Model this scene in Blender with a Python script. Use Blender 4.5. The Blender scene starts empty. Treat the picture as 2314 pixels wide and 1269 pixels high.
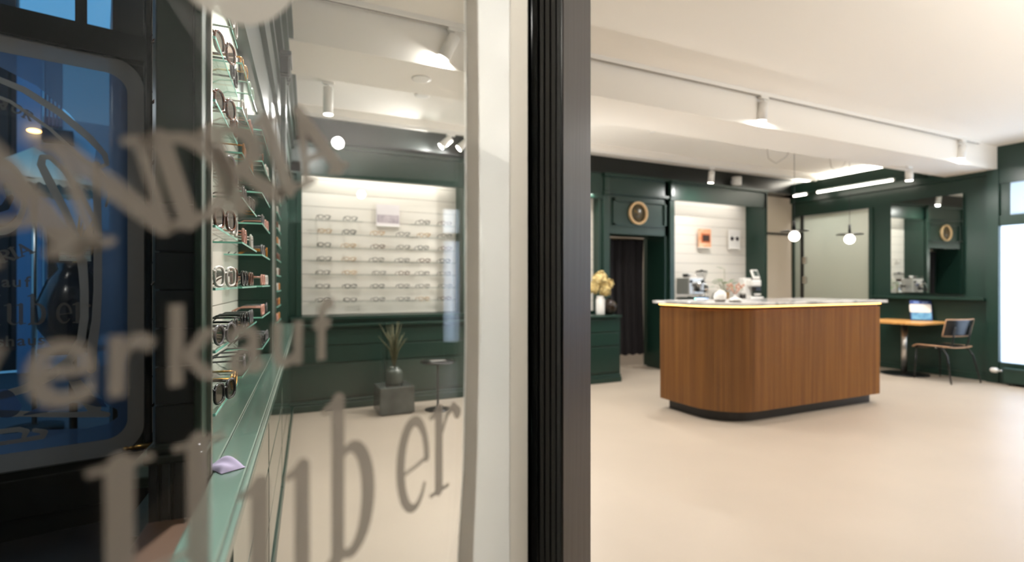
import bpy, math, random
import numpy as np
from mathutils import Vector, Matrix
random.seed(7)
PI = math.pi
SC = bpy.context.scene
COL = SC.collection
# ------------------------------------------------------------------ camera
YAW = math.atan(578 / 1200)                 # camera turned right of the room's depth axis
EYE = 1.28
FW = Vector((math.sin(YAW), math.cos(YAW), 0)); RT = Vector((math.cos(YAW), -math.sin(YAW), 0))
cd = bpy.data.cameras.new('camera'); cam = bpy.data.objects.new('camera', cd); COL.objects.link(cam)
cam.location = (0, 0, EYE); cam.rotation_euler = (PI / 2, 0, -YAW)
cd.sensor_width = 36; cd.lens = 1200 / 2314 * 36; cd.shift_y = 5.5 / 2314; cd.clip_start = 0.02
cd.dof.use_dof = True; cd.dof.focus_distance = 1.5; cd.dof.aperture_fstop = 1.9
SC.camera = cam
# ------------------------------------------------------------------ world and exposure
vs = SC.view_settings
vs.view_transform = 'Standard'; vs.look = 'None'; vs.gamma = 1; vs.use_curve_mapping = False; vs.exposure = 0.72
SC.cycles.transparent_max_bounces = 32; SC.cycles.max_bounces = 10; SC.cycles.sample_clamp_indirect = 6
SC.cycles.caustics_reflective = False; SC.cycles.caustics_refractive = False
W = bpy.data.worlds.new('dusk'); SC.world = W; W.use_nodes = True
W.node_tree.nodes['Background'].inputs[0].default_value = (0.10, 0.33, 0.62, 1)
W.node_tree.nodes['Background'].inputs[1].default_value = 0.6
WARM = (1.0, 0.975, 0.945)
LED = (1.0, 0.95, 0.88)
H_ = 3.05
def area(loc, w, sx, sy=None, rot=(0, 0, 0), col=WARM, spread=None, name='lamp_light'):
    l = bpy.data.lights.new(name, 'AREA'); l.energy = w; l.color = col
    if sy is None: l.shape = 'DISK'; l.size = sx
    else: l.shape = 'RECTANGLE'; l.size = sx; l.size_y = sy
    if spread: l.spread = spread
    o = bpy.data.objects.new(name, l); o.location = loc; o.rotation_euler = rot; COL.objects.link(o); return o
# fixtureless ceiling lights added over the front of the shop for general brightness
for x, y in ((2.0, 1.6), (4.3, 1.5), (6.6, 1.6), (3.2, 2.6), (5.5, 2.6), (7.6, 2.4)):
    area((x, y, 2.98), 4, .25, col=WARM, spread=math.radians(110))
for x, y, w in ((4.2, .45, 12), (6.8, .7, 16), (2.84, 4.85, 25)):          # added bare point lights, out of frame and behind the stile, lifting the ceiling
    pl_ = bpy.data.lights.new('fill_point_light', 'POINT'); pl_.energy = w; pl_.color = WARM; pl_.shadow_soft_size = .05
    po = bpy.data.objects.new('fill_point_light', pl_); po.location = (x, y, 2.45 if y < 1 else 1.8); COL.objects.link(po)
for x, w in ((4.3, 100), (7.0, 125)): area((x, -.30, 2.25), w, 3.2, .12, (PI, 0, 0), WARM, name='fill_uplight')      # unseen uplights added behind the camera to brighten the ceiling
for x, y in ((6.13, 4.50), (7.20, 4.47)):
    pl_ = bpy.data.lights.new('pendant_light', 'POINT'); pl_.energy = 34; pl_.color = WARM; pl_.shadow_soft_size = .064
    po = bpy.data.objects.new('pendant_light', pl_); po.location = (x, y, H_ - 1.175); COL.objects.link(po)
for x, y in ((2.2, 4.9), (4.3, 4.9), (6.3, 5.2), (7.6, 4.3), (3.0, 4.6)):
    area((x, y, 2.98), 9, .2, col=WARM, spread=math.radians(120))
lf = area((.35, 2.25, 2.95), 24, .12, col=WARM, spread=math.radians(70), name='door_spot_light')          # ceiling spot over the aisle, turned to the open door leaf
lf.rotation_euler = (Vector((.25, .62, 1.5)) - Vector((.35, 2.25, 2.95))).to_track_quat('-Z', 'Y').to_euler()
area((1.15, 2.7, 2.98), 13, .15, col=WARM, spread=math.radians(95)); area((-1.7, 2.0, 2.95), 7, .3, col=(1, .95, .9), name='vestibule_fill')  # vestibule lamp is unseen, added to grey the etched band of the left leaf
area((10.2, 1.9, 1.6), 190, 2.4, 2.6, (0, PI / 2, 0), (.80, .90, 1.0), name='street_light')     # bright street side at the right-hand shop door

# ------------------------------------------------------------------ projection helpers (pixel of the photograph -> point on a known plane)
def ray(x, y): return FW + RT * ((x - 1157) / 1200) + Vector((0, 0, (640 - y) / 1200))
def onY(x, y, Y): d = ray(x, y); return Vector((0, 0, EYE)) + d * (Y / d.y)
def onX(x, y, X): d = ray(x, y); return Vector((0, 0, EYE)) + d * (X / d.x)
def onZ(x, y, z): d = ray(x, y); return Vector((0, 0, EYE)) + d * ((z - EYE) / d.z)

# ------------------------------------------------------------------ materials
def lin(h):
    h = h.lstrip('#'); v = [int(h[i:i + 2], 16) / 255 for i in (0, 2, 4)]
    return tuple(c / 12.92 if c <= .04045 else ((c + .055) / 1.055) ** 2.4 for c in v) + (1,)
MATS = {}
def mat(name, hexc, rough=.5, metal=0, bump=0, bscale=80, var=0, vscale=4, stretch=(1, 1, 1), emit=None, estr=0, hex2=None, coat=0, spec=.5):
    if name in MATS: return MATS[name]
    m = bpy.data.materials.new(name); m.use_nodes = True; MATS[name] = m
    nt = m.node_tree; N = nt.nodes; b = N['Principled BSDF']
    b.inputs['Base Color'].default_value = lin(hexc); b.inputs['Roughness'].default_value = rough; b.inputs['Metallic'].default_value = metal
    b.inputs['Coat Weight'].default_value = coat; b.inputs['Specular IOR Level'].default_value = spec
    tc = N.new('ShaderNodeTexCoord'); mp = N.new('ShaderNodeMapping'); mp.inputs['Scale'].default_value = stretch
    nt.links.new(tc.outputs['Object'], mp.inputs[0])
    if var or hex2:
        n = N.new('ShaderNodeTexNoise'); n.inputs['Scale'].default_value = vscale; n.inputs['Detail'].default_value = 6
        nt.links.new(mp.outputs[0], n.inputs[0])
        r = N.new('ShaderNodeValToRGB'); c = lin(hexc)
        r.color_ramp.elements[0].position = .3; r.color_ramp.elements[1].position = .7
        r.color_ramp.elements[0].color = lin(hex2) if hex2 else tuple(q * (1 - var) for q in c[:3]) + (1,)
        r.color_ramp.elements[1].color = c if hex2 else tuple(min(1, q * (1 + var)) for q in c[:3]) + (1,)
        nt.links.new(n.outputs[0], r.inputs[0]); nt.links.new(r.outputs[0], b.inputs['Base Color'])
    if bump:
        n2 = N.new('ShaderNodeTexNoise'); n2.inputs['Scale'].default_value = bscale; n2.inputs['Detail'].default_value = 3
        nt.links.new(mp.outputs[0], n2.inputs[0])
        bp = N.new('ShaderNodeBump'); bp.inputs['Strength'].default_value = bump; bp.inputs['Distance'].default_value = .002
        nt.links.new(n2.outputs[0], bp.inputs['Height']); nt.links.new(bp.outputs[0], b.inputs['Normal'])
    if emit:
        b.inputs['Emission Color'].default_value = lin(emit); b.inputs['Emission Strength'].default_value = estr
    return m
def glassy(name, tint=(1, 1, 1), rough=0.0, ior=1.4):
    m = bpy.data.materials.new(name); m.use_nodes = True; nt = m.node_tree; N = nt.nodes; N.clear()
    o = N.new('ShaderNodeOutputMaterial'); t = N.new('ShaderNodeBsdfTransparent'); g = N.new('ShaderNodeBsdfGlossy'); x = N.new('ShaderNodeMixShader'); f = N.new('ShaderNodeFresnel')
    t.inputs[0].default_value = tuple(tint) + (1,); g.inputs['Roughness'].default_value = rough; gm = N.new('ShaderNodeNewGeometry'); mx = N.new('ShaderNodeMix'); mx.inputs[2].default_value = ior; mx.inputs[3].default_value = 1 / ior
    nt.links.new(gm.outputs['Backfacing'], mx.inputs[0]); nt.links.new(mx.outputs[0], f.inputs[0])
    nt.links.new(f.outputs[0], x.inputs[0]); nt.links.new(t.outputs[0], x.inputs[1]); nt.links.new(g.outputs[0], x.inputs[2]); nt.links.new(x.outputs[0], o.inputs[0])
    MATS[name] = m; return m
def frosty(name, col, clear=.3, trans=.6):
    # etched glass: part clear, part light scattered through, part light scattered back
    m = bpy.data.materials.new(name); m.use_nodes = True; nt = m.node_tree; N = nt.nodes; N.clear()
    o = N.new('ShaderNodeOutputMaterial'); t = N.new('ShaderNodeBsdfTransparent'); d = N.new('ShaderNodeBsdfDiffuse'); l = N.new('ShaderNodeBsdfTranslucent')
    a = N.new('ShaderNodeMixShader'); b = N.new('ShaderNodeMixShader'); c = lin(col)
    d.inputs[0].default_value = c; l.inputs[0].default_value = c; a.inputs[0].default_value = trans; b.inputs[0].default_value = 1 - clear
    nt.links.new(d.outputs[0], a.inputs[1]); nt.links.new(l.outputs[0], a.inputs[2]); nt.links.new(t.outputs[0], b.inputs[1]); nt.links.new(a.outputs[0], b.inputs[2]); nt.links.new(b.outputs[0], o.inputs[0])
    MATS[name] = m; return m
GREEN = mat('green_paint', '#1b352c', .33, bump=.15, bscale=60)
GREEN2 = mat('green_paint_brushed', '#2c4238', .3, bump=.5, bscale=38, stretch=(1, 1, .35))
BLACKG = mat('black_green_paint', '#151a17', .32, bump=.2, bscale=30, stretch=(1, 1, .2))
STILEP = mat('dark_brown_lacquer', '#2a1c13', .44, spec=.32, bump=.35, bscale=50, stretch=(1, 1, .08))
WHITEB = mat('white_board', '#e6e0d6', .45)
CEIL = mat('ceiling_plaster', '#f6f1e9', .9)
FLOORM = mat('micro_cement', '#a79a8a', .42, var=.035, vscale=1.6, bump=.08, bscale=10)
DARKF = mat('dark_stone_floor', '#151515', .6, bump=.2, bscale=20)
OAK = mat('oak_slats', '#996a39', .45, hex2='#77502e', vscale=3, stretch=(9, 9, .25))
MAPLE = mat('light_wood', '#d9a460', .4, hex2='#c98f4c', vscale=3, stretch=(1, 10, 1))
PLYEDGE = mat('plywood_edge', '#c99f7d', .5)
BLACK = mat('black_lacquer', '#0d0d0e', .28)
BLACKM = mat('matt_black', '#0b0b0b', .6)
CHROME = mat('chrome', '#d8d8d8', .12, 1)
STEEL = mat('brushed_steel', '#c9c6c0', .3, 1)
BRASS = mat('brass', '#b08a4a', .28, 1)
WHITEP = mat('white_plastic', '#ece9e4', .35)
SLATE = mat('slate_and_reflection_grey', '#2a2f32', .5)
BEIGE = mat('beige_wall', '#cfc2b0', .8)
CURT = mat('dark_velvet', '#191619', .9)
LILAC = mat('lilac_microfibre', '#978da6', .9)
MIRROR = mat('mirror', '#e8ece8', .015, 1)
GLASS = glassy('pane_glass', (.98, .99, .985), ior=1.27)
SHELFG = glassy('shelf_glass', (.90, .965, .94), ior=1.5)
SHEDGE = mat('glass_edge', '#8fd6c4', .2, emit='#6fc9b4', estr=0)
LEDGEG = glassy('ledge_glass', (.985, .99, .985), ior=1.12)
LENSC = glassy('clear_lens', (.985, .985, .985), ior=1.22)
LENSD = glassy('tinted_lens', (.46, .41, .38), ior=1.5)
SMOKEG = glassy('smoked_glass', (.35, .30, .26), .05, 1.6)
FROST = frosty('etched_frost', '#d6d0c6', .18, .40)
SATIN2 = frosty('satin_frost_light', '#c8ccd2', .55, .7)
LETTER = frosty('etched_letter', '#948a7e', .36, .4)
FILM = frosty('window_film', '#f4f8ff', .05, .9)
GREYGL = frosty('greenish_satin_glass', '#c7cdbf', .45, .6)
LAMPF = mat('lamp_face', '#ffffff', .5, emit='#fff6e8', estr=14)
TUBEM = mat('led_tube', '#ffffff', .5, emit='#fff4e4', estr=9)
STRIPM = mat('warm_led_strip', '#ffffff', .5, emit='#ffa850', estr=7)
GLOBE = mat('opal_globe', '#ffffff', .4, emit='#fff4e2', estr=5)
def roughglass(name, col, clear, milky, rough=.38):
    m = frosty(name, col, clear, .85); nt = m.node_tree; N = nt.nodes
    mix = next(n for n in N if n.type == 'MIX_SHADER' and any(l.from_node.type == 'BSDF_TRANSPARENT' for i in n.inputs for l in i.links))
    old = mix.inputs[2].links[0].from_socket
    r = N.new('ShaderNodeBsdfRefraction'); r.inputs['Roughness'].default_value = rough; r.inputs['IOR'].default_value = 1.12; r.inputs[0].default_value = lin(col)
    x = N.new('ShaderNodeMixShader'); x.inputs[0].default_value = milky
    nt.links.new(r.outputs[0], x.inputs[1]); nt.links.new(old, x.inputs[2]); nt.links.new(x.outputs[0], mix.inputs[2]); return m
def marble():
    m = mat('grey_marble', '#d6d3cf', .16); nt = m.node_tree; N = nt.nodes; b = N['Principled BSDF']
    tc = N.new('ShaderNodeTexCoord'); n = N.new('ShaderNodeTexNoise'); n.inputs['Scale'].default_value = 2.2; n.inputs['Detail'].default_value = 9; n.inputs['Distortion'].default_value = 1.6
    r = N.new('ShaderNodeValToRGB'); r.color_ramp.elements[0].position = .42; r.color_ramp.elements[0].color = lin('#aaa7a5'); r.color_ramp.elements[1].position = .56; r.color_ramp.elements[1].color = lin('#e9e6e2')
    nt.links.new(tc.outputs['Object'], n.inputs[0]); nt.links.new(n.outputs[0], r.inputs[0]); nt.links.new(r.outputs[0], b.inputs['Base Color']); return m
MARBLE = marble()
SATIN = roughglass('satin_frost', '#fbf8f2', .10, .6)

# ------------------------------------------------------------------ mesh builder
class MB:
    def __init__(s): s.v = []; s.f = []; s.sm = []
    def add(s, vs_, fs, smooth=False):
        o = len(s.v); s.v += [tuple(p) for p in vs_]; s.f += [[i + o for i in f] for f in fs]; s.sm += [smooth] * len(fs); return s
    def box(s, a, b, ch=0):
        x0, y0, z0 = a; x1, y1, z1 = b
        x0, x1 = min(x0, x1), max(x0, x1); y0, y1 = min(y0, y1), max(y0, y1); z0, z1 = min(z0, z1), max(z0, z1)
        return s.add([(x0, y0, z0), (x1, y0, z0), (x1, y1, z0), (x0, y1, z0), (x0, y0, z1), (x1, y0, z1), (x1, y1, z1), (x0, y1, z1)],
                     [[0, 3, 2, 1], [4, 5, 6, 7], [0, 1, 5, 4], [1, 2, 6, 5], [2, 3, 7, 6], [3, 0, 4, 7]])
    def prism(s, poly, z0, z1, smooth=False):
        n = len(poly); v = [(x, y, z0) for x, y in poly] + [(x, y, z1) for x, y in poly]
        s.add(v, [list(range(n))[::-1], list(range(n, 2 * n))]); o = len(s.v) - 2 * n
        s.f += [[o + i, o + (i + 1) % n, o + n + (i + 1) % n, o + n + i] for i in range(n)]; s.sm += [smooth] * n; return s
    def tube(s, pts, r, n=8, closed=False):
        pts = [Vector(p) for p in pts]; m = len(pts); rr = r if isinstance(r, (list, tuple)) else [r] * m
        vs_ = []; prev = None
        for i, p in enumerate(pts):
            a = pts[i - 1] if (i or closed) else pts[0]; b = pts[(i + 1) % m] if (i < m - 1 or closed) else pts[-1]
            t = (b - a).normalized()
            if prev is None:
                u = t.orthogonal().normalized()
            else:
                u = (prev - t * prev.dot(t)); u = u.normalized() if u.length > 1e-6 else t.orthogonal().normalized()
            prev = u; w = t.cross(u)
            vs_ += [p + (u * math.cos(2 * PI * k / n) + w * math.sin(2 * PI * k / n)) * rr[i] for k in range(n)]
        fs = []
        for i in range(m if closed else m - 1):
            j = (i + 1) % m
            fs += [[i * n + k, i * n + (k + 1) % n, j * n + (k + 1) % n, j * n + k] for k in range(n)]
        s.add(vs_, fs, True)
        if not closed: o = len(s.v) - len(vs_); s.f += [[o + k for k in range(n)][::-1], [o + (m - 1) * n + k for k in range(n)]]; s.sm += [False] * 2
        return s
    def lathe(s, prof, c=(0, 0, 0), n=24, M=None):
        vs_ = []
        for r, z in prof: vs_ += [Vector((r * math.cos(2 * PI * k / n), r * math.sin(2 * PI * k / n), z)) for k in range(n)]
        if M: vs_ = [M @ v for v in vs_]
        vs_ = [v + Vector(c) for v in vs_]; m = len(prof)
        fs = [[i * n + k, i * n + (k + 1) % n, (i + 1) * n + (k + 1) % n, (i + 1) * n + k] for i in range(m - 1) for k in range(n)]
        s.add(vs_, fs, True)
        o = len(s.v) - len(vs_)
        if prof[0][0] > 1e-5: s.f.append([o + k for k in range(n)][::-1]); s.sm.append(False)
        if prof[-1][0] > 1e-5: s.f.append([o + (m - 1) * n + k for k in range(n)]); s.sm.append(False)
        return s
    def ball(s, c, r, n=12, m=8, sq=(1, 1, 1)):
        vs_ = [(c[0] + r * sq[0] * math.sin(PI * i / m) * math.cos(2 * PI * k / n), c[1] + r * sq[1] * math.sin(PI * i / m) * math.sin(2 * PI * k / n), c[2] + r * sq[2] * math.cos(PI * i / m)) for i in range(m + 1) for k in range(n)]
        return s.add(vs_, [[i * n + k, (i + 1) * n + k, (i + 1) * n + (k + 1) % n, i * n + (k + 1) % n] for i in range(m) for k in range(n)], True)
    def mesh(s, name, m):
        me = bpy.data.meshes.new(name); me.from_pydata(s.v, [], s.f); me.polygons.foreach_set('use_smooth', s.sm)
        if m: me.materials.append(m)
        me.validate(); me.update(); return me
def P(name, mb, m, parent=None, label=None, kind=None, bevel=0):
    me = mb.mesh(name, m) if isinstance(mb, MB) else mb
    o = bpy.data.objects.new(name, me); COL.objects.link(o)
    if parent is not None: o.parent = parent
    if label: o['label'] = label
    if kind: o['kind'] = kind
    if bevel:
        b = o.modifiers.new('bevel', 'BEVEL'); b.width = bevel; b.segments = 2; b.limit_method = 'ANGLE'
    return o
def T(name, label, cat, loc=(0, 0, 0), rz=0, group=None):
    o = bpy.data.objects.new(name, None); COL.objects.link(o); o.empty_display_size = .05
    o.location = loc; o.rotation_euler = (0, 0, rz); o['label'] = label; o['category'] = cat
    if group: o['group'] = group
    return o
def tag(o, label, cat, group=None, kind=None):
    o['label'] = label; o['category'] = cat
    if group: o['group'] = group
    if kind: o['kind'] = kind
    return o
def S(name, mb, m, parent=None, loc=None, rz=0, label=None, cat=None):
    o = P(name, mb, m, parent)
    if parent is None: o['kind'] = 'structure'
    if loc is not None: o.location = loc
    o.rotation_euler = (0, 0, rz)
    if label: o['label'] = label
    if cat: o['category'] = cat
    return o
def dup(root, loc, rz, label, group=None):
    r = root.copy(); COL.objects.link(r); r.location = loc; r.rotation_euler = (0, 0, rz); r['label'] = label
    if group: r['group'] = group
    for ch in root.children:
        c = ch.copy(); COL.objects.link(c); c.parent = r
        for g in ch.children:
            d = g.copy(); COL.objects.link(d); d.parent = c
    return r
def rrect(x0, y0, x1, y1, r, n=6, corners=(1, 1, 1, 1)):
    out = []
    for (cx, cy, a0), k in zip(((x0 + r, y0 + r, PI), (x1 - r, y0 + r, 1.5 * PI), (x1 - r, y1 - r, 0), (x0 + r, y1 - r, .5 * PI)), corners):
        if not k:
            out.append((x0 if cx < (x0 + x1) / 2 else x1, y0 if cy < (y0 + y1) / 2 else y1)); continue
        out += [(cx + r * math.cos(a0 + PI / 2 * i / n), cy + r * math.sin(a0 + PI / 2 * i / n)) for i in range(n + 1)]
    return out

# ------------------------------------------------------------------ 2-D outlines: strokes -> distance field -> contour -> filled flat mesh
def sd_stroke(X, Z, pts):
    d = np.full(X.shape, 9.0)
    for (x0, z0, w0), (x1, z1, w1) in zip(pts[:-1], pts[1:]):
        dx, dz = x1 - x0, z1 - z0; L = dx * dx + dz * dz + 1e-12
        t = np.clip(((X - x0) * dx + (Z - z0) * dz) / L, 0, 1)
        d = np.minimum(d, np.hypot(X - x0 - t * dx, Z - z0 - t * dz) - (w0 + (w1 - w0) * t))
    return d
def sd_poly(X, Z, poly):
    inside = np.zeros(X.shape, bool); d = np.full(X.shape, 9.0); n = len(poly)
    for i in range(n):
        x0, z0 = poly[i]; x1, z1 = poly[(i + 1) % n]; dx, dz = x1 - x0, z1 - z0; L = dx * dx + dz * dz + 1e-12
        t = np.clip(((X - x0) * dx + (Z - z0) * dz) / L, 0, 1); d = np.minimum(d, np.hypot(X - x0 - t * dx, Z - z0 - t * dz))
        c = ((z0 > Z) != (z1 > Z)); inside ^= c & (X < (x1 - x0) * (Z - z0) / (z1 - z0 if abs(z1 - z0) > 1e-12 else 1e-12) + x0)
    return np.where(inside, -d, d)
def contours(F, xs, zs):
    F = F.copy(); F[0, :] = F[-1, :] = 1; F[:, 0] = F[:, -1] = 1; F[F == 0] = 1e-9
    nz, nx = F.shape; nxt = {}; pos = {}
    def pt(i, j, k):   # k 0: edge along x from (i,j); 1: edge along z
        key = (i, j, k)
        if key not in pos:
            a = F[i, j]; b = F[i, j + 1] if k == 0 else F[i + 1, j]; t = a / (a - b)
            pos[key] = (xs[j] + t * (xs[1] - xs[0]), zs[i]) if k == 0 else (xs[j], zs[i] + t * (zs[1] - zs[0]))
        return key
    I = F < 0; act = (I[:-1, :-1] | I[1:, :-1] | I[:-1, 1:] | I[1:, 1:]) & ~(I[:-1, :-1] & I[1:, :-1] & I[:-1, 1:] & I[1:, 1:])
    for i, j in np.argwhere(act):
        i = int(i); j = int(j); c = [I[i, j], I[i, j + 1], I[i + 1, j + 1], I[i + 1, j]]
        e = [(i, j, 0), (i, j + 1, 1), (i + 1, j, 0), (i, j, 1)]
        st = [k for k in range(4) if c[k] and not c[(k + 1) % 4]]
        en = [k for k in range(4) if not c[k] and c[(k + 1) % 4]]
        if len(st) == 1: prs = [(st[0], en[0])]
        else: prs = [(k, (k - 1) % 4) for k in st]
        for a, b in prs: nxt[pt(*e[a])] = pt(*e[b])
    loops = []
    while nxt:
        k0 = next(iter(nxt)); k = k0; L = []
        while k in nxt:
            L.append(pos[k]); k = nxt.pop(k)
        if len(L) > 3: loops.append(L)
    return loops
def thin(L, tol):
    out = [L[0]]
    n = len(L); i = 0
    while i < n - 1:
        j = i + 2; best = i + 1
        while j < n and j - i < 14:
            a = np.array(L[i]); b = np.array(L[j]); d = b - a; l = np.hypot(*d) + 1e-12
            m = np.array(L[i + 1:j]); dist = np.abs((m[:, 0] - a[0]) * d[1] - (m[:, 1] - a[1]) * d[0]) / l
            if dist.max() > tol: break
            best = j; j += 1
        i = best; out.append(L[i])
    return out
def flat_mesh(name, fn, box, step, m, y0=-.003, th=.0012, warp=None, tol=None):
    x0, z0, x1, z1 = box; xs = np.arange(x0, x1 + step, step); zs = np.arange(z0, z1 + step, step)
    X, Z = np.meshgrid(xs, zs); loops = [thin(L, tol or step * .08) for L in contours(fn(X, Z), xs, zs)]
    cu = bpy.data.curves.new(name, 'CURVE'); cu.dimensions = '2D'; cu.fill_mode = 'BOTH'; cu.extrude = th / 2
    for L in loops:
        if len(L) < 3: continue
        sp = cu.splines.new('POLY'); sp.points.add(len(L) - 1); sp.use_cyclic_u = True
        for p, (x, z) in zip(sp.points, L): p.co = (x, z, 0, 1)
    o = bpy.data.objects.new('tmp', cu); COL.objects.link(o)
    me = bpy.data.meshes.new_from_object(o.evaluated_get(bpy.context.evaluated_depsgraph_get())); bpy.data.objects.remove(o); bpy.data.curves.remove(cu)
    return finish_flat(me, name, m, y0, warp)
def finish_flat(me, name, m, y0, warp):
    me.name = name; me.materials.clear(); me.materials.append(m)
    n = len(me.vertices); co = np.empty(n * 3, np.float32); me.vertices.foreach_get('co', co); co = co.reshape(-1, 3)
    x, z, y = co[:, 0].copy(), co[:, 1].copy(), co[:, 2].copy()
    if warp: x, z = warp(x, z)
    co[:, 0] = x; co[:, 1] = y + y0; co[:, 2] = z; me.vertices.foreach_set('co', co.ravel()); me.update(); return me
def font_mesh(name, ch, m, s, x, z, fat=.0, y0=-.003, th=.0012):
    cu = bpy.data.curves.new(name, 'FONT'); cu.body = ch; cu.size = s; cu.extrude = th / 2; cu.offset = fat; cu.align_x = 'CENTER'; cu.resolution_u = 4
    o = bpy.data.objects.new('tmp', cu); COL.objects.link(o)
    me = bpy.data.meshes.new_from_object(o.evaluated_get(bpy.context.evaluated_depsgraph_get())); bpy.data.objects.remove(o); bpy.data.curves.remove(cu)
    return finish_flat(me, name, m, y0, lambda a, b: (a + x, b + z))
def arc(cx, cz, rx, rz, a0, a1, w0, w1=None, n=18, wm=None):
    out = []
    for i in range(n + 1):
        t = i / n; a = math.radians(a0 + (a1 - a0) * t); w1_ = w0 if w1 is None else w1
        w = w0 + (w1_ - w0) * t
        if wm is not None: w = w + (wm - w) * math.sin(PI * t) ** 1.3
        out.append((cx + rx * math.cos(a), cz + rz * math.sin(a), w))
    return out
def L_(*p, w=.05): return [(x, z, w) for x, z in p]
# letters: lists of strokes (x, z, half width), cap height 1
GLYPH = {
    'A': [[(.08, .05, .055), (.42, .95, .075)], [(.40, .95, .10), (.80, .06, .12)], L_((.2, .33), (.62, .33), w=.05), L_((-.04, .04), (.22, .04), w=.045), L_((.62, .04), (.98, .04), w=.05)],
    'N': [L_((.12, .05), (.12, .95), w=.06), L_((.84, .05), (.84, .95), w=.06), [(.12, .92, .10), (.82, .08, .11)], L_((-.02, .04), (.27, .04), w=.045), L_((-.04, .96), (.16, .96), w=.045), L_((.70, .96), (.98, .96), w=.045)],
    'D': [L_((.18, .06), (.18, .94), w=.11), arc(.25, .5, .55, .45, 90, -90, .05, .05, 20, .13), L_((.0, .05), (.3, .05), w=.05), L_((.0, .95), (.3, .95), w=.05)],
    'R': [L_((.18, .05), (.18, .95), w=.11), arc(.30, .72, .38, .23, 90, -90, .05, .05, 16, .12), [(.36, .47, .08), (.78, .05, .12)], L_((.0, .05), (.38, .05), w=.045), L_((.0, .95), (.3, .95), w=.05), L_((.2, .49), (.35, .49), w=.05), L_((.7, .05), (.92, .05), w=.045)],
    'I': [L_((.2, .05), (.2, .95), w=.11), L_((.02, .05), (.38, .05), w=.045), L_((.02, .95), (.38, .95), w=.045)],
    'O': [arc(.42, .5, .36, .44, 90, 450, .1, .1, 28)],
}
# narrow high-contrast roman, x height 1, ascender 1.46
GLYPH2 = {
    'H': [L_((.16, .03), (.16, 1.43), w=.085), L_((.66, .03), (.66, 1.43), w=.085), L_((.16, .74), (.66, .74), w=.022), L_((.0, .02), (.34, .02), w=.022), L_((.0, 1.44), (.34, 1.44), w=.022), L_((.5, .02), (.84, .02), w=.022), L_((.5, 1.44), (.84, 1.44), w=.022)],
    'u': [L_((.17, .98), (.17, .3), w=.085), arc(.36, .27, .2, .25, 180, 300, .08, .02, 12), [(.44, .04, .02), (.58, .22, .02)], L_((.60, .98), (.60, .06), w=.085), [(.0, .95, .03), (.2, .99, .05)], [(.44, .95, .03), (.62, .99, .05)], [(.6, .04, .03), (.78, .06, .02)]],
    'b': [L_((.17, 1.44), (.17, .04), w=.085), [(.0, 1.39, .03), (.2, 1.45, .05)], arc(.34, .5, .26, .49, 135, -140, .02, .02, 24, .10), [(.04, .0, .05), (.2, .08, .05)]],
    'e': [arc(.36, .5, .26, .48, 0, 325, .05, .018, 30, .075), L_((.13, .44), (.62, .50), w=.02)],
    'r': [L_((.2, .98), (.2, .04), w=.085), [(.02, .93, .03), (.22, .99, .06)], L_((.02, .02), (.42, .02), w=.025), [(.26, .68, .02), (.4, .9, .03), (.55, .97, .05), (.66, .86, .085)], ],
}
def glyph_fn(strokes): return lambda X, Z: np.min([sd_stroke(X, Z, s) for s in strokes], axis=0)
GCACHE = {}

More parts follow.
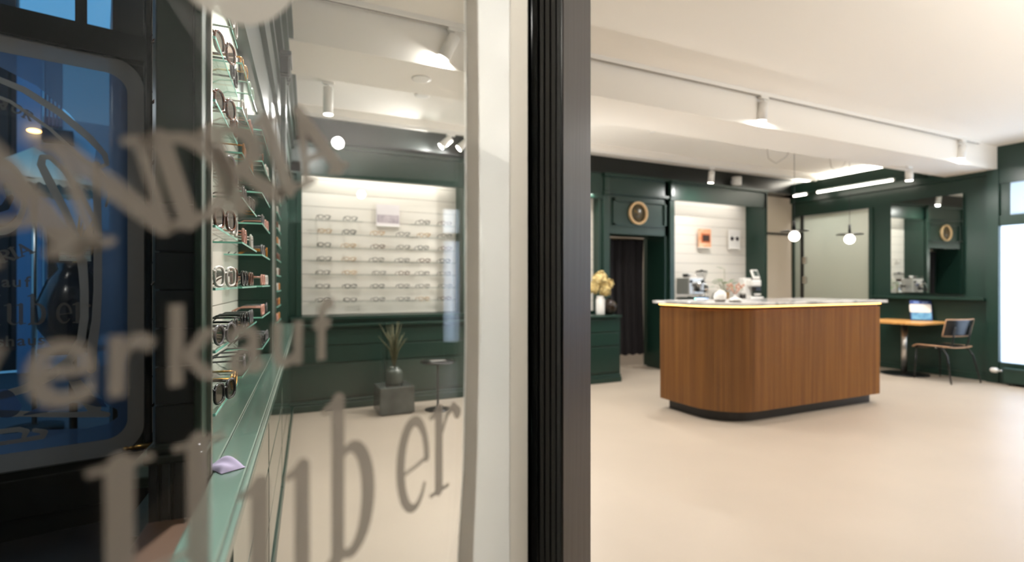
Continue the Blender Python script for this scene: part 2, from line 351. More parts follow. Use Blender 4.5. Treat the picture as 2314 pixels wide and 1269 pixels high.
# the pattern both door leaves carry: x runs along the leaf (0 = outer edge of the glass), z up from the floor
def etched_leaf(root, dz, emb_in_view=True):
    RC = (-.95, 2.31 + dz)                       # centre of the smile arc the big word stands on, radius 1.0
    def on_arc(th, cx, cz, sgn):
        def w(x, z):
            # glyph coordinates (already scaled, centred on x = 0, baseline z = 0)
            ca, sa = math.cos(th), math.sin(th)
            return cx + x * ca - z * sa, cz + x * sa + z * ca
        return w
    word = list(zip('ANDRIA', (-.700, -.648, -.597, -.556, -.524, -.484), (.9, .96, .86, .92, .42, .94)))
    for ch, x, gw in word:
        th = math.asin(min(.9, (x - RC[0]) / 1.0)); s = .061
        bx, bz = x, RC[1] - math.cos(th)
        cx_off = gw * s / 2
        wf = on_arc(th, bx, bz, 1)
        P('letter', flat_mesh('letter', glyph_fn([[(a * s - cx_off, b * s, c * s) for a, b, c in st] for st in GLYPH[ch]]), (-.05, -.012, .05, .078), .0011, LETTER, warp=wf), None, root)
    for ch, x in zip('RIOR', (-.595, -.565, -.535, -.495)):     # arched word above the emblem
        th = -(x + .95) * .9; s = .046
        bz = 2.150 + dz - (x + .6) ** 2 * 3.2
        P('letter', flat_mesh('letter', glyph_fn([[(a * s - .4 * s, b * s, c * s) for a, b, c in st] for st in GLYPH[ch]]), (-.04, -.01, .05, .06), .0011, LETTER, warp=on_arc(th, x, bz, -1)), None, root)
    for ch, x in zip('verkauf', (-.728, -.686, -.651, -.611, -.567, -.527, -.488)):
        P('letter', font_mesh('letter', ch, LETTER, .076, x, 1.263 + dz, .0012), None, root)
    for ch, x in zip('shaus', (-.588, -.552, -.510, -.470, -.434)):
        P('letter', font_mesh('letter', ch, LETTER, .076, x, .966 + dz, .0012), None, root)
    for ch, x in zip('Huber', (-.672, -.572, -.485, -.380, -.310)):
        s = .103
        P('letter', flat_mesh('letter', glyph_fn([[(a * s * .98, b * s, c * s * .92) for a, b, c in st] for st in GLYPH2[ch]]), (-.02, -.02, .11, .17), .0014, LETTER, warp=lambda a, b, X=x: (a + X, b + 1.072 + dz)), None, root)
    # emblem: upright oval with a paler heart
    ec = (-.59, 1.71 + dz)
    ell = lambda X, Z, k: (np.hypot((X - ec[0]) / .104, (Z - ec[1]) / .19) - k) * .12
    P('emblem', flat_mesh('emblem', lambda X, Z: np.maximum(ell(X, Z, 1), -ell(X, Z, .78)), (-.75, 1.48 + dz, -.44, 1.94 + dz), .004, FROST, tol=.0004), None, root)
    P('emblem', flat_mesh('emblem', lambda X, Z: np.maximum(ell(X, Z, .74), -sd_stroke(X, Z, [(ec[0] - .05, ec[1] - .09, .012), (ec[0] + .02, ec[1] - .05, .016), (ec[0] + .04, ec[1], .014), (ec[0] + .03, ec[1] + .06, .016)])), (-.75, 1.5 + dz, -.44, 1.92 + dz), .004, BLUEF, y0=-.0028, tol=.0004), None, root)
    # outer frosted band
    rr = lambda x0, z0, x1, z1, r: (lambda X, Z: np.hypot(np.maximum(np.abs(X - (x0 + x1) / 2) - (x1 - x0) / 2 + r, 0), np.maximum(np.abs(Z - (z0 + z1) / 2) - (z1 - z0) / 2 + r, 0)) + np.minimum(np.maximum(np.abs(X - (x0 + x1) / 2) - (x1 - x0) / 2 + r, np.abs(Z - (z0 + z1) / 2) - (z1 - z0) / 2 + r), 0) - r)
    o_, i_ = rr(-1.14, .34 + dz, .0, 2.52 + dz, .15), rr(-1.06, .43 + dz, -.075, 2.43 + dz, .10)
    P('frosted_border', flat_mesh('frosted_border', lambda X, Z: np.maximum(o_(X, Z), -i_(X, Z)), (-1.2, .3 + dz, .05, 2.56 + dz), .008, FROST, y0=-.004, tol=.0006), None, root)
    # satin field between the border and the curving inner line
    inner = [(-.225, 1.9), (-.222, 1.55), (-.222, 1.25), (-.230, 1.08), (-.247, .95), (-.250, .82), (-.215, .70), (-.170, .625), (-.120, .585), (-.118, .545), (-.16, .515), (-.25, .505), (-.42, .525), (-.62, .53), (-.80, .525), (-.97, .55), (-.95, 1.2), (-.96, 1.9), (-.93, 2.22), (-.80, 2.34), (-.60, 2.36), (-.45, 2.29), (-.32, 2.17), (-.21, 2.02)]
    inner = [(a, b + dz) for a, b in inner]
    i2 = rr(-1.062, .428 + dz, -.074, 2.432 + dz, .10)
    P('satin_field', flat_mesh('satin_field', lambda X, Z: np.maximum(i2(X, Z), -sd_poly(X, Z, inner)), (-1.1, .38 + dz, -.03, 2.48 + dz), .008, SATIN if not emb_in_view else BLUESATIN, y0=-.0034, tol=.0006), None, root)
    ib = [(-.212, 1.92, .017), (-.205, 1.55, .018), (-.205, 1.25, .018), (-.212, 1.08, .019), (-.228, .95, .022), (-.232, .82, .02)]
    P('inner_band', flat_mesh('inner_band', lambda X, Z: sd_stroke(X, Z - dz, ib), (-.27, .78 + dz, -.17, 1.96 + dz), .004, FROST, y0=-.0056, tol=.0004), None, root)
    if not emb_in_view: return
    # curling ornaments, traced as etched ribbons
    orn = [
        [(-.62, 2.30, .014), (-.50, 2.26, .016), (-.36, 2.17, .018), (-.24, 2.06, .018), (-.175, 1.98, .014), (-.165, 1.93, .010), (-.20, 1.905, .008), (-.26, 1.93, .008), (-.40, 2.08, .008), (-.55, 2.19, .008), (-.64, 2.22, .008)],
        [(-.27, 1.35, .016), (-.29, 1.50, .017), (-.34, 1.66, .018), (-.40, 1.80, .019), (-.435, 1.89, .017), (-.43, 1.93, .014), (-.40, 1.935, .012), (-.34, 1.87, .012), (-.28, 1.76, .012), (-.22, 1.62, .010), (-.20, 1.45, .008)],
        [(-.20, 1.90, .005), (-.165, 1.84, .005), (-.155, 1.76, .006), (-.17, 1.70, .006)],
        [(-.27, 1.40, .02), (-.262, 1.25, .018), (-.262, 1.1, .018), (-.275, .98, .018), (-.32, .88, .02), (-.40, .80, .02), (-.50, .745, .02), (-.60, .72, .018)],
        [(-.33, .86, .02), (-.30, .76, .024), (-.26, .68, .03), (-.22, .61, .03)],
        [(-.62, .64, .020), (-.50, .62, .014), (-.40, .60, .013), (-.30, .585, .014), (-.20, .575, .018), (-.165, .565, .014)],
        [(-.62, .485, .010), (-.50, .487, .010), (-.43, .492, .013), (-.42, .515, .012), (-.46, .53, .010)],
        [(-.62, .545, .012), (-.52, .545, .012), (-.49, .53, .012), (-.50, .505, .010)],
    ]
    P('ornament', flat_mesh('ornament', lambda X, Z: np.min([sd_stroke(X, Z - dz, s_) for s_ in orn], axis=0), (-.68, .44 + dz, -.1, 2.36 + dz), .005, FROST, y0=-.0046, tol=.0004), None, root)
    for pts in ([(-.36, .80, .004), (-.31, .79, .028), (-.27, .80, .03), (-.235, .815, .006)], [(-.50, .615, .003), (-.42, .635, .02), (-.36, .655, .022), (-.315, .66, .006)], [(-.31, .66, .006), (-.25, .66, .024), (-.20, .635, .022), (-.17, .61, .003)], [(-.62, .68, .05), (-.585, .70, .055), (-.56, .66, .05)]):
        P('etched_leaf', flat_mesh('etched_leaf', lambda X, Z, q=pts: sd_stroke(X, Z - dz, q), (-.7, .54 + dz, -.13, .9 + dz), .004, BLUEF, y0=-.0052, tol=.0004), None, root)
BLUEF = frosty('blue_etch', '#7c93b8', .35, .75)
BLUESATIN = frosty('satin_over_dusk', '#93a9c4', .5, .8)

# ================================================================== SETTING
H = 3.05; XR = 8.65; YB = 6.45
aL = math.radians(-4.75)                          # left display wall runs slightly inward
def Lw(v, u, z=0): return Vector((v * math.cos(aL) - u * math.sin(aL), v * math.sin(aL) + u * math.cos(aL), z))
S('floor', MB().box((-.45, -.6, -.1), (XR + .2, 9.0, 0)), FLOORM)
fv = S('floor_vestibule', MB().box((-3.2, -.6, -.1), (-.45, 3.72, 0)), DARKF)
S('ceiling', MB().box((-.5, -.8, H), (XR + .3, 9.2, H + .12)).box((-3.4, -.8, H), (-.5, 3.2, H + .12)), CEIL)
S('ceiling_beam', MB().box((-.1, 3.47, 2.75), (XR, 4.03, H)), CEIL)
S('trim_cove', MB().box((.2, 5.62, 2.98), (XR - .3, 5.68, H)), CEIL)
# back wall: solid core pieces around the niches and the doorway
CW = MB(); CW.box((-.6, YB + .06, 0), (4.4, YB + .2, H)); CW.box((4.4, YB + .06, 2.0), (5.51, YB + .2, H)); CW.box((5.51, YB + .06, 0), (XR + .2, YB + .2, H))
wall_back = S('wall_back', CW, GREEN)
S('wall_right', MB().box((XR, 3.55, 0), (XR + .15, 5.0, 2.8)).box((XR, 5.0, 2.46), (XR + .15, YB + .1, 2.8)).box((XR, 3.55, 2.8), (XR + .15, YB + .1, H)).box((XR, 6.36, 0), (XR + .15, YB + .1, 2.46)).box((XR, -.6, 2.70), (XR + .15, 3.55, H)).box((XR, -.6, 0), (XR + .15, 2.1, 2.70)), GREEN)
S('wall_front', MB().box((-3.2, -.7, 0), (XR + .2, -.55, H)), BLACKG)
S('wall_vestibule', MB().box((-3.3, -.7, 0), (-3.2, 3.1, H)), BLACKG)
# ---- left display wall
rzL = aL
def LS(name, mb, m, **k): return S(name, mb, m, loc=(0, 0, 0), rz=rzL, **k)
core = MB()
core.box((-.40, 1.76, .0), (-.372, 5.75, H))                                   # back
wl_ = core; core = MB(); core.box((-.372, 1.57, 2.52), (-.187, 5.75, H)); core.box((-.264, 1.2, 2.52), (-.187, 1.57, H))                                 # over the niches
core.box((-.20, 1.2, 2.09), (-.187, 5.75, 2.6))                                # fascia
pier_ = MB().box((-.372, 3.206, .897), (-.187, 3.50, 2.09))                              # pier between the bays
pier_.box((-.372, 5.62, .897), (-.187, 5.78, 2.09))
core.add([(-.264, 1.2, 0), (-.268, 1.2, 0), (-.366, 1.57, 0), (-.358, 1.57, 0), (-.264, 1.2, H), (-.268, 1.2, H), (-.366, 1.57, H), (-.358, 1.57, H)], [[0, 1, 2, 3], [4, 7, 6, 5], [0, 4, 5, 1], [1, 5, 6, 2], [2, 6, 7, 3], [3, 7, 4, 0]])
wall_left = LS('wall_left', wl_, GREEN)
LS('wall_left_face', core, GREEN)  # upper wall, fascia and slanting end panel of the left display wall
z = .905
k = 0
while z < 2.52:
    z1 = min(z + .143, 2.52)
    P('board', MB().box((-.367, 1.57, z), (-.355, 3.206, z1 - .0035)), WHITEB, wall_left, bevel=.0015)
    P('board', MB().box((-.372, 3.50, z), (-.357, 5.62, z1 - .0035)), WHITEB, wall_left, bevel=.0015)
    z = z1
z = .905
while z < 2.2:
    z1 = min(z + .286, 2.2)
    P('jamb_board', MB().box((-.353, 3.196, z), (-.192, 3.2045, z1 - .004)), GREEN, wall_left, bevel=.001)
    z = z1
P('metal_edge', MB().box((-.196, 1.196, .9), (-.180, 1.212, 2.7)).box((-.196, 3.488, .9), (-.182, 3.498, 2.3)), mat('alu_edge', '#a9a79c', .35, 1), wall_left)
# mouldings above the bays: fascia board, architrave, stepped cornice
cor = MB()
for v0, v1, z0, z1 in ((-.187, -.165, 2.32, 2.46), (-.187, -.150, 2.46, 2.50), (-.187, -.135, 2.62, 2.70), (-.187, -.11, 2.70, 2.76), (-.187, -.085, 2.76, 2.80)):
    cor.box((v0, 1.0, z0), (v1, 5.70, z1))
LS('trim_1', cor, GREEN)
LS('wall_left_pier', pier_, GREEN)  # piers of the left display wall
cb = T('corbel', 'small dark fluted corbel at the pier between the side display bays', 'corbel', Lw(-.15, 3.34, 2.46), rzL)
m_ = MB()
for i in range(5): m_.box((-.0, -.10 + i * .042, 0), (.045 + .006 * (i % 2), -.065 + i * .042, .10))
P('fluted_block', m_, BLACKG, cb, bevel=.004); P('cap', MB().box((-.0, -.115, .10), (.06, .12, .125)), BLACKG, cb, bevel=.004); P('console', MB().prism([(-.0, -.05), (.03, -.05), (.03, .05), (-.0, .05)], -.5, 0), GREEN, cb, bevel=.006)
# pilaster at the near end of the display
pl = T('pilaster', 'green painted pilaster with boards imitating reflected blinds at the near end of the side display', 'pilaster', Lw(-.235, 1.17, 0), rzL)
P('shaft', MB().box((-.029, -.02, 1.43), (.034, .03, H)), GREEN2, pl, bevel=.003)
P('shaft_edge', MB().box((.034, -.03, .98), (.048, .03, H)), GREEN2, pl, bevel=.003)
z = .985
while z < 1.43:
    P('board', MB().box((-.029, -.022, z), (.034, .03, min(z + .071, 1.43) - .0025)), SLATE, pl, bevel=.001); z += .071  # grey boards stand in for the window blind reflected on the shaft
P('core', MB().box((-.027, -.0, .02), (.03, .028, 1.5)), BLACKM, pl)
ped = MB()
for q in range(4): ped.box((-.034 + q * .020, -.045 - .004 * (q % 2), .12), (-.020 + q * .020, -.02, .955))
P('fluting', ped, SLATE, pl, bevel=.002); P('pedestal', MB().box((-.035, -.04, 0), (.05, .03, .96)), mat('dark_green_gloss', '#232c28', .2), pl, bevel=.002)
P('base_cap', MB().box((-.040, -.058, .955), (.055, .03, .972)).box((-.036, -.05, .972), (.05, .03, .985)), mat('dark_green_gloss', '#232c28', .2), pl, bevel=.004)

# ---- left base cabinets + worktop
wt = T('worktop', 'long green worktop with moulded front edge under the side display', 'worktop', Lw(-.25, 3.3, 0), rzL)
P('slab', MB().box((-.105, -2.05, .872), (.068, 2.28, .895)).box((.068, -2.50, .872), (.13, 2.28, .895)), mat('pale_green_gloss', '#566a61', .16), wt, bevel=.004)
for i, (v, z0, z1) in enumerate(((.138, .852, .880), (.128, .842, .852), (.122, .815, .842), (.112, .795, .812))):
    P('edge_moulding', MB().box((.07, -2.50, z0), (v, 2.28, z1)), mat('pale_green_gloss', '#566a61', .16), wt, bevel=.005)
for i, (u0, u1, nm) in enumerate(((1.22, 2.3, 'nearest'), (2.3, 3.4, 'second'), (3.4, 4.5, 'third'), (4.5, 5.58, 'farthest'))):
    c = T('base_cabinet', f'green drawer cabinet under the side worktop, {nm} of its row', 'cabinet', Lw(-.25, (u0 + u1) / 2, 0), rzL, 'drawer cabinets under the side worktop')
    hw = (u1 - u0) / 2 - .002
    P('body', MB().box((-.10, -hw, .08), (.09, hw, .79)), GREEN, c); P('plinth', MB().box((-.10, -hw, 0), (.112, hw, .085)), GREEN, c, bevel=.006)
    for z0, z1 in ((.10, .32), (.33, .55), (.56, .78)):
        P('drawer', MB().box((.09, -hw + .02, z0), (.104, hw - .02, z1)), mat('green_gloss', '#2a4238', .09, coat=.5), c, bevel=.004)
P('end_block', MB().box((-.01, -2.49, .0), (.10, -2.22, .868)), mat('brown_end', '#4a3423', .35), wt, 'dark brown end block', bevel=.003)
# ---- back display wall (left part), bays A and B
def niche(x0, x1, yf, yb, zb, zt, step, m=WHITEB, ztop=2.52):
    zz = zb
    while zz < ztop - .01:
        z1 = min(zz + step, ztop); P('board', MB().box((x0, yb, zz), (x1, yb + .015, z1 - .0035)), m, wall_back, bevel=.0015); zz = z1
niche(.30, 2.13, 5.7, 5.95, .95, 2.4, .143); niche(2.55, 4.25, 5.85, 6.2, .90, 2.45, .143); niche(5.50, 7.567, 6.1, 6.47, 1.0, 2.55, .152, ztop=2.70)
fb = MB()
fb.box((.1, 5.7, 2.37), (2.5, 5.76, 2.72)); fb.box((.1, 5.97, .8), (2.5, 6.02, 2.75)); fb.box((.1, 5.76, 2.52), (2.5, 5.97, 2.75)); fb.box((.1, 5.70, .86), (.40, 5.95, 2.5)); fb.box((2.13, 5.70, .86), (2.5, 5.97, 2.5)); fb.box((.3, 5.66, .86), (2.5, 5.97, .945))
fb.box((2.5, 6.06, 2.45), (4.315, 6.12, 2.8)); fb.box((2.5, 6.22, .8), (4.4, 6.26, 2.8)); fb.box((4.25, 6.08, .8), (4.34, 6.5, 2.8)); fb.box((2.5, 5.7, .8), (2.6, 6.25, 2.8))
S('trim_2', fb, GREEN)
dk = MB(); dk.box((.0, 5.92, 2.72), (2.5, 6.0, H)); dk.box((2.5, 6.12, 2.80), (4.4, 6.2, H)); dk.box((.05, 5.66, 2.70), (2.5, 5.9, 2.73)); dk.box((2.5, 6.04, 2.80), (4.315, 6.3, 2.82)); dk.box((4.4, 6.12, 2.80), (XR, 6.5, H))
S('trim_3', dk, BLACKG)
tr = MB()
for y0, z0, z1 in ((5.68, 2.37, 2.395), (5.675, 2.66, 2.70), (5.66, 2.70, 2.72)): tr.box((.1, y0, z0), (2.5, 5.71, z1))
for x in (.36, 2.12): tr.box((x, 5.68, .95), (x + .05, 5.71, 2.37))
tr.box((2.22, 5.67, .9), (2.42, 5.71, 2.7)); tr.box((.3, 5.62, .915), (2.5, 5.70, .945))
S('trim_4', tr, GREEN)
for i, (x0, x1, nm) in enumerate(((.17, 1.22, 'leftmost'), (1.22, 2.27, 'second from the left'), (2.27, 3.32, 'behind the door post'), (3.32, 4.30, 'rightmost'))):
    c = T('base_cabinet', f'dark green drawer cabinet along the back wall, {nm} of its row', 'cabinet', ((x0 + x1) / 2, 5.8, 0), 0, 'drawer cabinets along the back wall')
    hw = (x1 - x0) / 2 - .002
    P('body', MB().box((-hw, -.14, .10), (hw, .10, .84)), GREEN, c)
    P('plinth', MB().box((-hw - (.0), -.18, 0), (hw, .1, .07)).box((-hw, -.165, .07), (hw, .1, .10)), GREEN, c, bevel=.008)
    P('top', MB().box((-hw, -.19, .84), (hw, .13, .868)), GREEN, c, bevel=.006)
    for z0, z1 in ((.13, .46), (.475, .64), (.655, .81)): P('drawer', MB().box((-hw + .03, -.152, z0), (hw - .03, -.14, z1)), GREEN, c, bevel=.005)

# ---- doorway, clock panel, pilasters, right niche
dw = MB()
dw.box((4.40, 6.1, 0), (4.46, 6.5, 2.0)); dw.box((5.45, 6.1, 0), (5.60, 6.5, 2.8)); dw.box((4.40, 6.1, 1.98), (5.51, 6.5, 2.8)); dw.box((4.34, 6.06, .0), (4.42, 6.5, 2.82))
dw.box((5.56, 6.1, 2.53), (7.62, 6.16, 2.82)); dw.box((7.567, 6.1, 0), (7.64, 6.5, 2.82)); dw.box((5.6, 6.42, 0), (7.6, 6.485, 1.0)); dw.box((5.6, 6.16, 2.70), (7.6, 6.5, 2.8))
S('trim_5', dw, GREEN)
fr = MB()
for (x0, x1, z0, z1) in ((4.50, 5.46, 2.10, 2.48),):
    fr.box((x0, 6.075, z1 - .04), (x1, 6.1, z1)); fr.box((x0, 6.075, z0), (x1, 6.1, z0 + .03)); fr.box((x0, 6.075, z0), (x0 + .035, 6.1, z1)); fr.box((x1 - .035, 6.075, z0), (x1, 6.1, z1))
fr.box((4.40, 6.06, 2.53), (5.56, 6.1, 2.565)); fr.box((4.40, 6.05, 2.78), (7.62, 6.1, 2.82))
S('trim_6', fr, GREEN)
for x, lab in ((4.36, 'left of the curtained doorway'), (5.55, 'right of the curtained doorway')):
    p = T('pilaster', f'slim green pilaster with capital {lab}', 'pilaster', (x, 6.08, 0))
    P('shaft', MB().box((-.045, -.03, .0), (.045, .0, 2.50)), GREEN, p, bevel=.006); P('console', MB().box((-.04, -.042, 2.55), (.04, .0, 2.76)), GREEN, p, bevel=.012); P('capital', MB().box((-.055, -.075, 2.76), (.055, .0, 2.80)), GREEN, p, bevel=.008); P('collar', MB().box((-.05, -.045, 2.50), (.05, .0, 2.55)), GREEN, p, bevel=.008)
# room behind the curtain
S('wall_storeroom', MB().box((3.8, 8.4, 0), (6.6, 8.5, H)).box((3.75, 6.7, 0), (3.8, 8.5, H)).box((6.6, 6.7, 0), (6.65, 8.5, H)), BEIGE)
area((5.2, 7.6, 2.6), 14, .4)
# curtain
cu = T('curtain', 'floor-length black curtain hanging in the doorway under the wall clock', 'curtain', (4.95, 6.58, 0))
def drape(x0, x1, z0, z1, amp, n, ph, nz=14):
    v = []; f = []
    for j in range(nz + 1):
        t = j / nz; zz = z0 + (z1 - z0) * t
        for i in range(n + 1):
            s = i / n; v.append((x0 + (x1 - x0) * s + .008 * math.sin(5 * t + i), amp * (.6 + .4 * (1 - t)) * math.sin(ph + s * (x1 - x0) * 42 + .8 * math.sin(3 * t)), zz + (.015 * math.sin(i * .5) if j == 0 else 0)))
    for j in range(nz):
        for i in range(n): a = j * (n + 1) + i; f.append([a, a + 1, a + n + 2, a + n + 1])
    o = len(v); v2 = [(a, b + .006, c) for a, b, c in v]
    return MB().add(v + v2, f + [[q + o for q in ff[::-1]] for ff in f], True)
P('drape', drape(-.54, .485, .19, 1.95, .03, 90, 0), CURT, cu); P('rail', MB().tube([(-.52, 0, 1.96), (.50, 0, 1.96)], .012), mat('bronze_rail', '#7a6a50', .4, .8), cu)
P('end_post', MB().box((.488, -.01, .0), (.496, .012, 1.5)), mat('pale_gap', '#b9b2a6', .6), cu)
# clock
ck = T('wall_clock', 'round wall clock with pale wood rim above the curtained doorway', 'clock', (4.94, 6.1, 2.287))
RM = Matrix.Rotation(PI / 2, 3, 'X')
P('rim', MB().lathe([(.135, 0), (.165, .0), (.165, .035), (.15, .045), (.135, .035), (.135, 0)], n=40, M=RM), mat('pale_wood_rim', '#e0bd8e', .45), ck)
P('dial', MB().lathe([(.136, 0), (.136, .012), (0.0, .012)], n=32, M=RM), mat('dark_dial', '#403a2c', .35, hex2='#575038', vscale=9), ck)
P('hand', MB().tube([(0, -.016, 0), (-.06, -.016, .035)], .004, 6), BRASS, ck); P('hand', MB().tube([(0, -.018, 0), (.02, -.018, -.03)], .004, 6), BRASS, ck)
P('boss', MB().lathe([(.03, .012), (.03, .018), (0, .02)], n=18, M=RM), mat('dial_boss', '#4d4432', .4), ck)
# beige partition at the back right corner with rail
S('wall_partition', MB().box((7.64, 6.40, 0), (XR, 6.45, 2.80)), BEIGE)
S('trim_7', MB().box((7.64, 6.37, 2.135), (XR, 6.40, 2.165)), BLACKM)

# ---- right wall: soffit box, led tubes, glass partition, mirror, sill
sf = MB().box((8.30, 4.04, 2.80), (XR, YB, 2.93)); sf.box((8.26, 4.04, 2.80), (8.30, YB, 2.97))
S('trim_8', sf, GREEN)
S('trim_9', MB().box((8.52, 3.56, 1.06), (XR, 5.0, 1.09)).box((8.60, 3.56, 2.70), (XR, YB, 2.80)).box((8.62, 5.0, 0), (XR, 5.06, 2.46)).box((8.61, 3.50, 0), (XR, 3.56, 2.75)), GREEN)
S('baseboard_right', MB().box((8.63, 3.56, 0), (XR, 5.0, .09)), GREEN)
for (x0, x1, lab) in ((1797, 1826, 'short led tube in the back corner under the green soffit'), (1850, 2022, 'long led tube under the green soffit above the glass partition'), (2120, 2156, 'short led tube under the green soffit right of the long tube')):
    a, b = onX(x0, 447, 8.33), onX(x1, 405, 8.33)
    t = T('led_tube', lab, 'lamp', (8.30, (a.y + b.y) / 2, 2.775), 0, 'led tubes under the soffit'); h_ = abs(a.y - b.y) / 2
    P('diffuser', MB().tube([(0, -h_, 0), (0, h_, 0)], .016, 10), TUBEM, t); P('cap', MB().tube([(0, -h_ - .015, 0), (0, -h_, 0)], .018, 10), WHITEP, t); P('cap', MB().tube([(0, h_, 0), (0, h_ + .015, 0)], .018, 10), WHITEP, t); P('clip', MB().box((-.008, -.01, .012), (.008, .01, .026)), STEEL, t)
area((8.47, 5.1, 2.96), 45, .2, 2.4, (PI, 0, 0), LED)                          # cove on top of the soffit box
w3 = S('window_2', MB().box((XR - .005, 5.06, .02), (XR + .003, 6.33, 2.44)), GREYGL, label='satin glass partition with dark post in the back right corner', cat='partition')
P('post', MB().box((XR - .04, 6.16, 0), (XR - .006, 6.21, 2.46)), BLACK, w3, bevel=.004); P('hinge', MB().box((XR - .05, 6.10, 1.62), (XR - .008, 6.16, 1.74)), STEEL, w3, bevel=.004); P('hinge', MB().box((XR - .05, 6.10, 1.28), (XR - .008, 6.16, 1.40)), STEEL, w3, bevel=.004)
S('wall_corridor', MB().box((XR + 1.3, 4.8, 0), (XR + 1.4, 7.2, H)).box((XR + .15, 6.7, 0), (XR + 1.4, 6.8, H)).box((XR + .15, 4.7, 0), (XR + 1.4, 4.8, H)).box((XR + .2, 4.7, -.1), (XR + 1.4, 6.8, 0)), BEIGE)
area((XR + .7, 5.7, 2.7), 13, .4)
mi = T('wall_mirror', 'large frameless mirror on the green wall above the cafe table', 'mirror', (XR - .02, 4.28, 1.14), math.radians(-2.2))
P('glass', MB().box((-.012, -.46, 0), (-.004, .46, 1.355)), MIRROR, mi); P('backing', MB().box((-.004, -.46, 0), (0, .46, 1.355)), BLACKM, mi)
# shop door / window at the right
w1 = S('window_1', MB().box((8.58, 3.43, 0), (XR + .05, 3.56, 2.75)).box((8.60, 2.1, 2.02), (XR + .04, 3.43, 2.15)).box((8.60, 2.1, 2.56), (XR + .04, 3.43, 2.75)).box((8.60, 2.1, .0), (XR + .04, 3.43, .27)), GREEN, label='green framed shop window with white film at the right edge', cat='window')
P('pane', MB().box((8.645, 2.1, .27), (8.652, 3.43, 2.02)), FILM, w1); P('transom_pane', MB().box((8.645, 2.1, 2.15), (8.652, 3.33, 2.56)), SATIN2, w1); P('mullion', MB().box((8.62, 3.33, 2.12), (8.67, 3.43, 2.6)), GREEN, w1, bevel=.006)
for i in range(8): P('film_line', MB().box((8.641, 2.1, .45 + i * .2), (8.6445, 3.43, .4525 + i * .2)), mat('film_line', '#b9c4d4', .6), w1)
P('push_plate', MB().box((8.60, 3.0, 1.05), (8.64, 3.07, 1.14)), mat('navy', '#27355e', .5), w1, bevel=.004)
ra = T('radiator', 'low green convector radiator under the right shop window', 'radiator', (8.5, 2.75, 0))
P('body', MB().box((-.03, -.66, .03), (.07, .60, .20)), GREEN, ra, bevel=.01); P('top_grille', MB().box((-.04, -.66, .20), (.075, .60, .215)), GREEN, ra, bevel=.004)
for y in (-.6, .5): P('foot', MB().box((0, y, 0), (.04, y + .05, .03)), BLACK, ra)
P('valve_body', MB().tube([(.02, .60, .17), (.02, .68, .17)], .012, 8), CHROME, ra); P('thermostat', MB().lathe([(.0, 0), (.022, .0), (.03, .012), (.034, .03), (.03, .065), (.02, .078), (.0, .08)], (.02, .66, .17), 20, Matrix.Rotation(-PI / 2, 3, 'X')), WHITEP, ra, 'white thermostat knob')

# ---- street behind the reflected etched door (left), built as real space
aD = math.radians(12.15); oD = Vector((-.572, 3.606, 0))
def Dw(x, y, z=0): return oD + Vector((x * math.cos(aD) - y * math.sin(aD), x * math.sin(aD) + y * math.cos(aD), z))
# reflection in the open door's glass, built as a closed second leaf
d2 = S('door_reflected', MB().box((.0, -.03, .0), (.20, .05, 3.05)).box((-1.35, -.03, 0), (-1.14, .05, 3.05)).box((-1.14, -.03, 2.52), (.0, .05, 2.66)).box((-1.14, -.03, .0), (.0, .05, .34)), BLACKG, label='reflected black entrance door with etched glass and blue dusk, built as a second door', cat='door')
d2.location = oD; d2.rotation_euler = (0, 0, aD)
P('pane', MB().box((-1.14, -.002, .34), (.0, .002, 2.52)), GLASS, d2)
P('transom_frame', MB().box((-1.14, -.03, 2.96), (.0, .05, 3.05)).box((-.30, -.03, 2.66), (-.25, .05, 2.96)), BLACKG, d2); P('transom_pane', MB().box((-1.14, -.002, 2.66), (.0, .002, 2.96)), GLASS, d2)
P('stile_moulding', MB().box((.005, -.05, .0), (.03, -.03, 3.0)).box((.05, -.045, 0), (.062, -.03, 3.0)).box((.09, -.05, 0), (.12, -.03, 3.0)), mat('black_gloss', '#101314', .14), d2, bevel=.004)
P('bottom_panel', MB().box((-1.05, -.042, .10), (-.1, -.03, .30)), BLACKG, d2, bevel=.006)
P('bolt', MB().lathe([(0, 0), (.010, .004), (.013, .02), (.008, .03), (.012, .036), (.012, .05), (.008, .055), (.014, .06), (.015, .16), (.0, .16)], (-.10, -.05, .375), 14, Matrix.Rotation(PI / 2, 3, 'Y')), BRASS, d2, 'brass bolt')
etched_leaf(d2, 0, True)
S('wall_facade', MB().box((-.14, .07, 0), (.15, 1.3, H)).box((.20, 0, 0), (.46, .12, H)).box((-3.0, 0, 0), (-1.35, .12, H)), BLACKG, loc=oD, rz=aD)  # first box: dark return added to darken the satin's right side
st = S('street', MB().box((-7, .06, -.12), (.1, 7, -.02)), mat('asphalt', '#4d5258', .8), loc=oD, rz=aD)
hb = S('building_1', MB().box((-7, 7.0, 0), (-1.16, 7.4, 7)), mat('dark_shopfront', '#1b1716', .6), loc=oD, rz=aD, label='dark boarded house front across the street', cat='building')
x = -4.2
while x < -1.2:
    P('board', MB().box((x, 6.96, .3), (x + .10, 7.0, 5)), mat('red_brown_board', '#4a2a20', .6), hb); x += .13
hw_ = S('building_2', MB().box((-.85, 6.8, 0), (3.5, 7.4, 3.75)), mat('pale_render', '#b9c4d2', .8), loc=oD, rz=aD, label='pale house with a striped upper floor across the street', cat='building')
x = -.84
while x < -.62:
    P('shutter_slat', MB().box((x, 6.7, 3.6), (x + .034, 6.8, 4.6)), mat('mauve_board', '#8d7480', .7), hw_); x += .044
P('shop_window', MB().box((-.8, 6.76, .5), (.6, 6.8, 2.1)), mat('dark_pane', '#10141c', .1), hw_); P('awning', MB().box((-.85, 6.5, 3.35), (-.5, 6.8, 3.52)), mat('dark_awning', '#1d2630', .7), hw_)
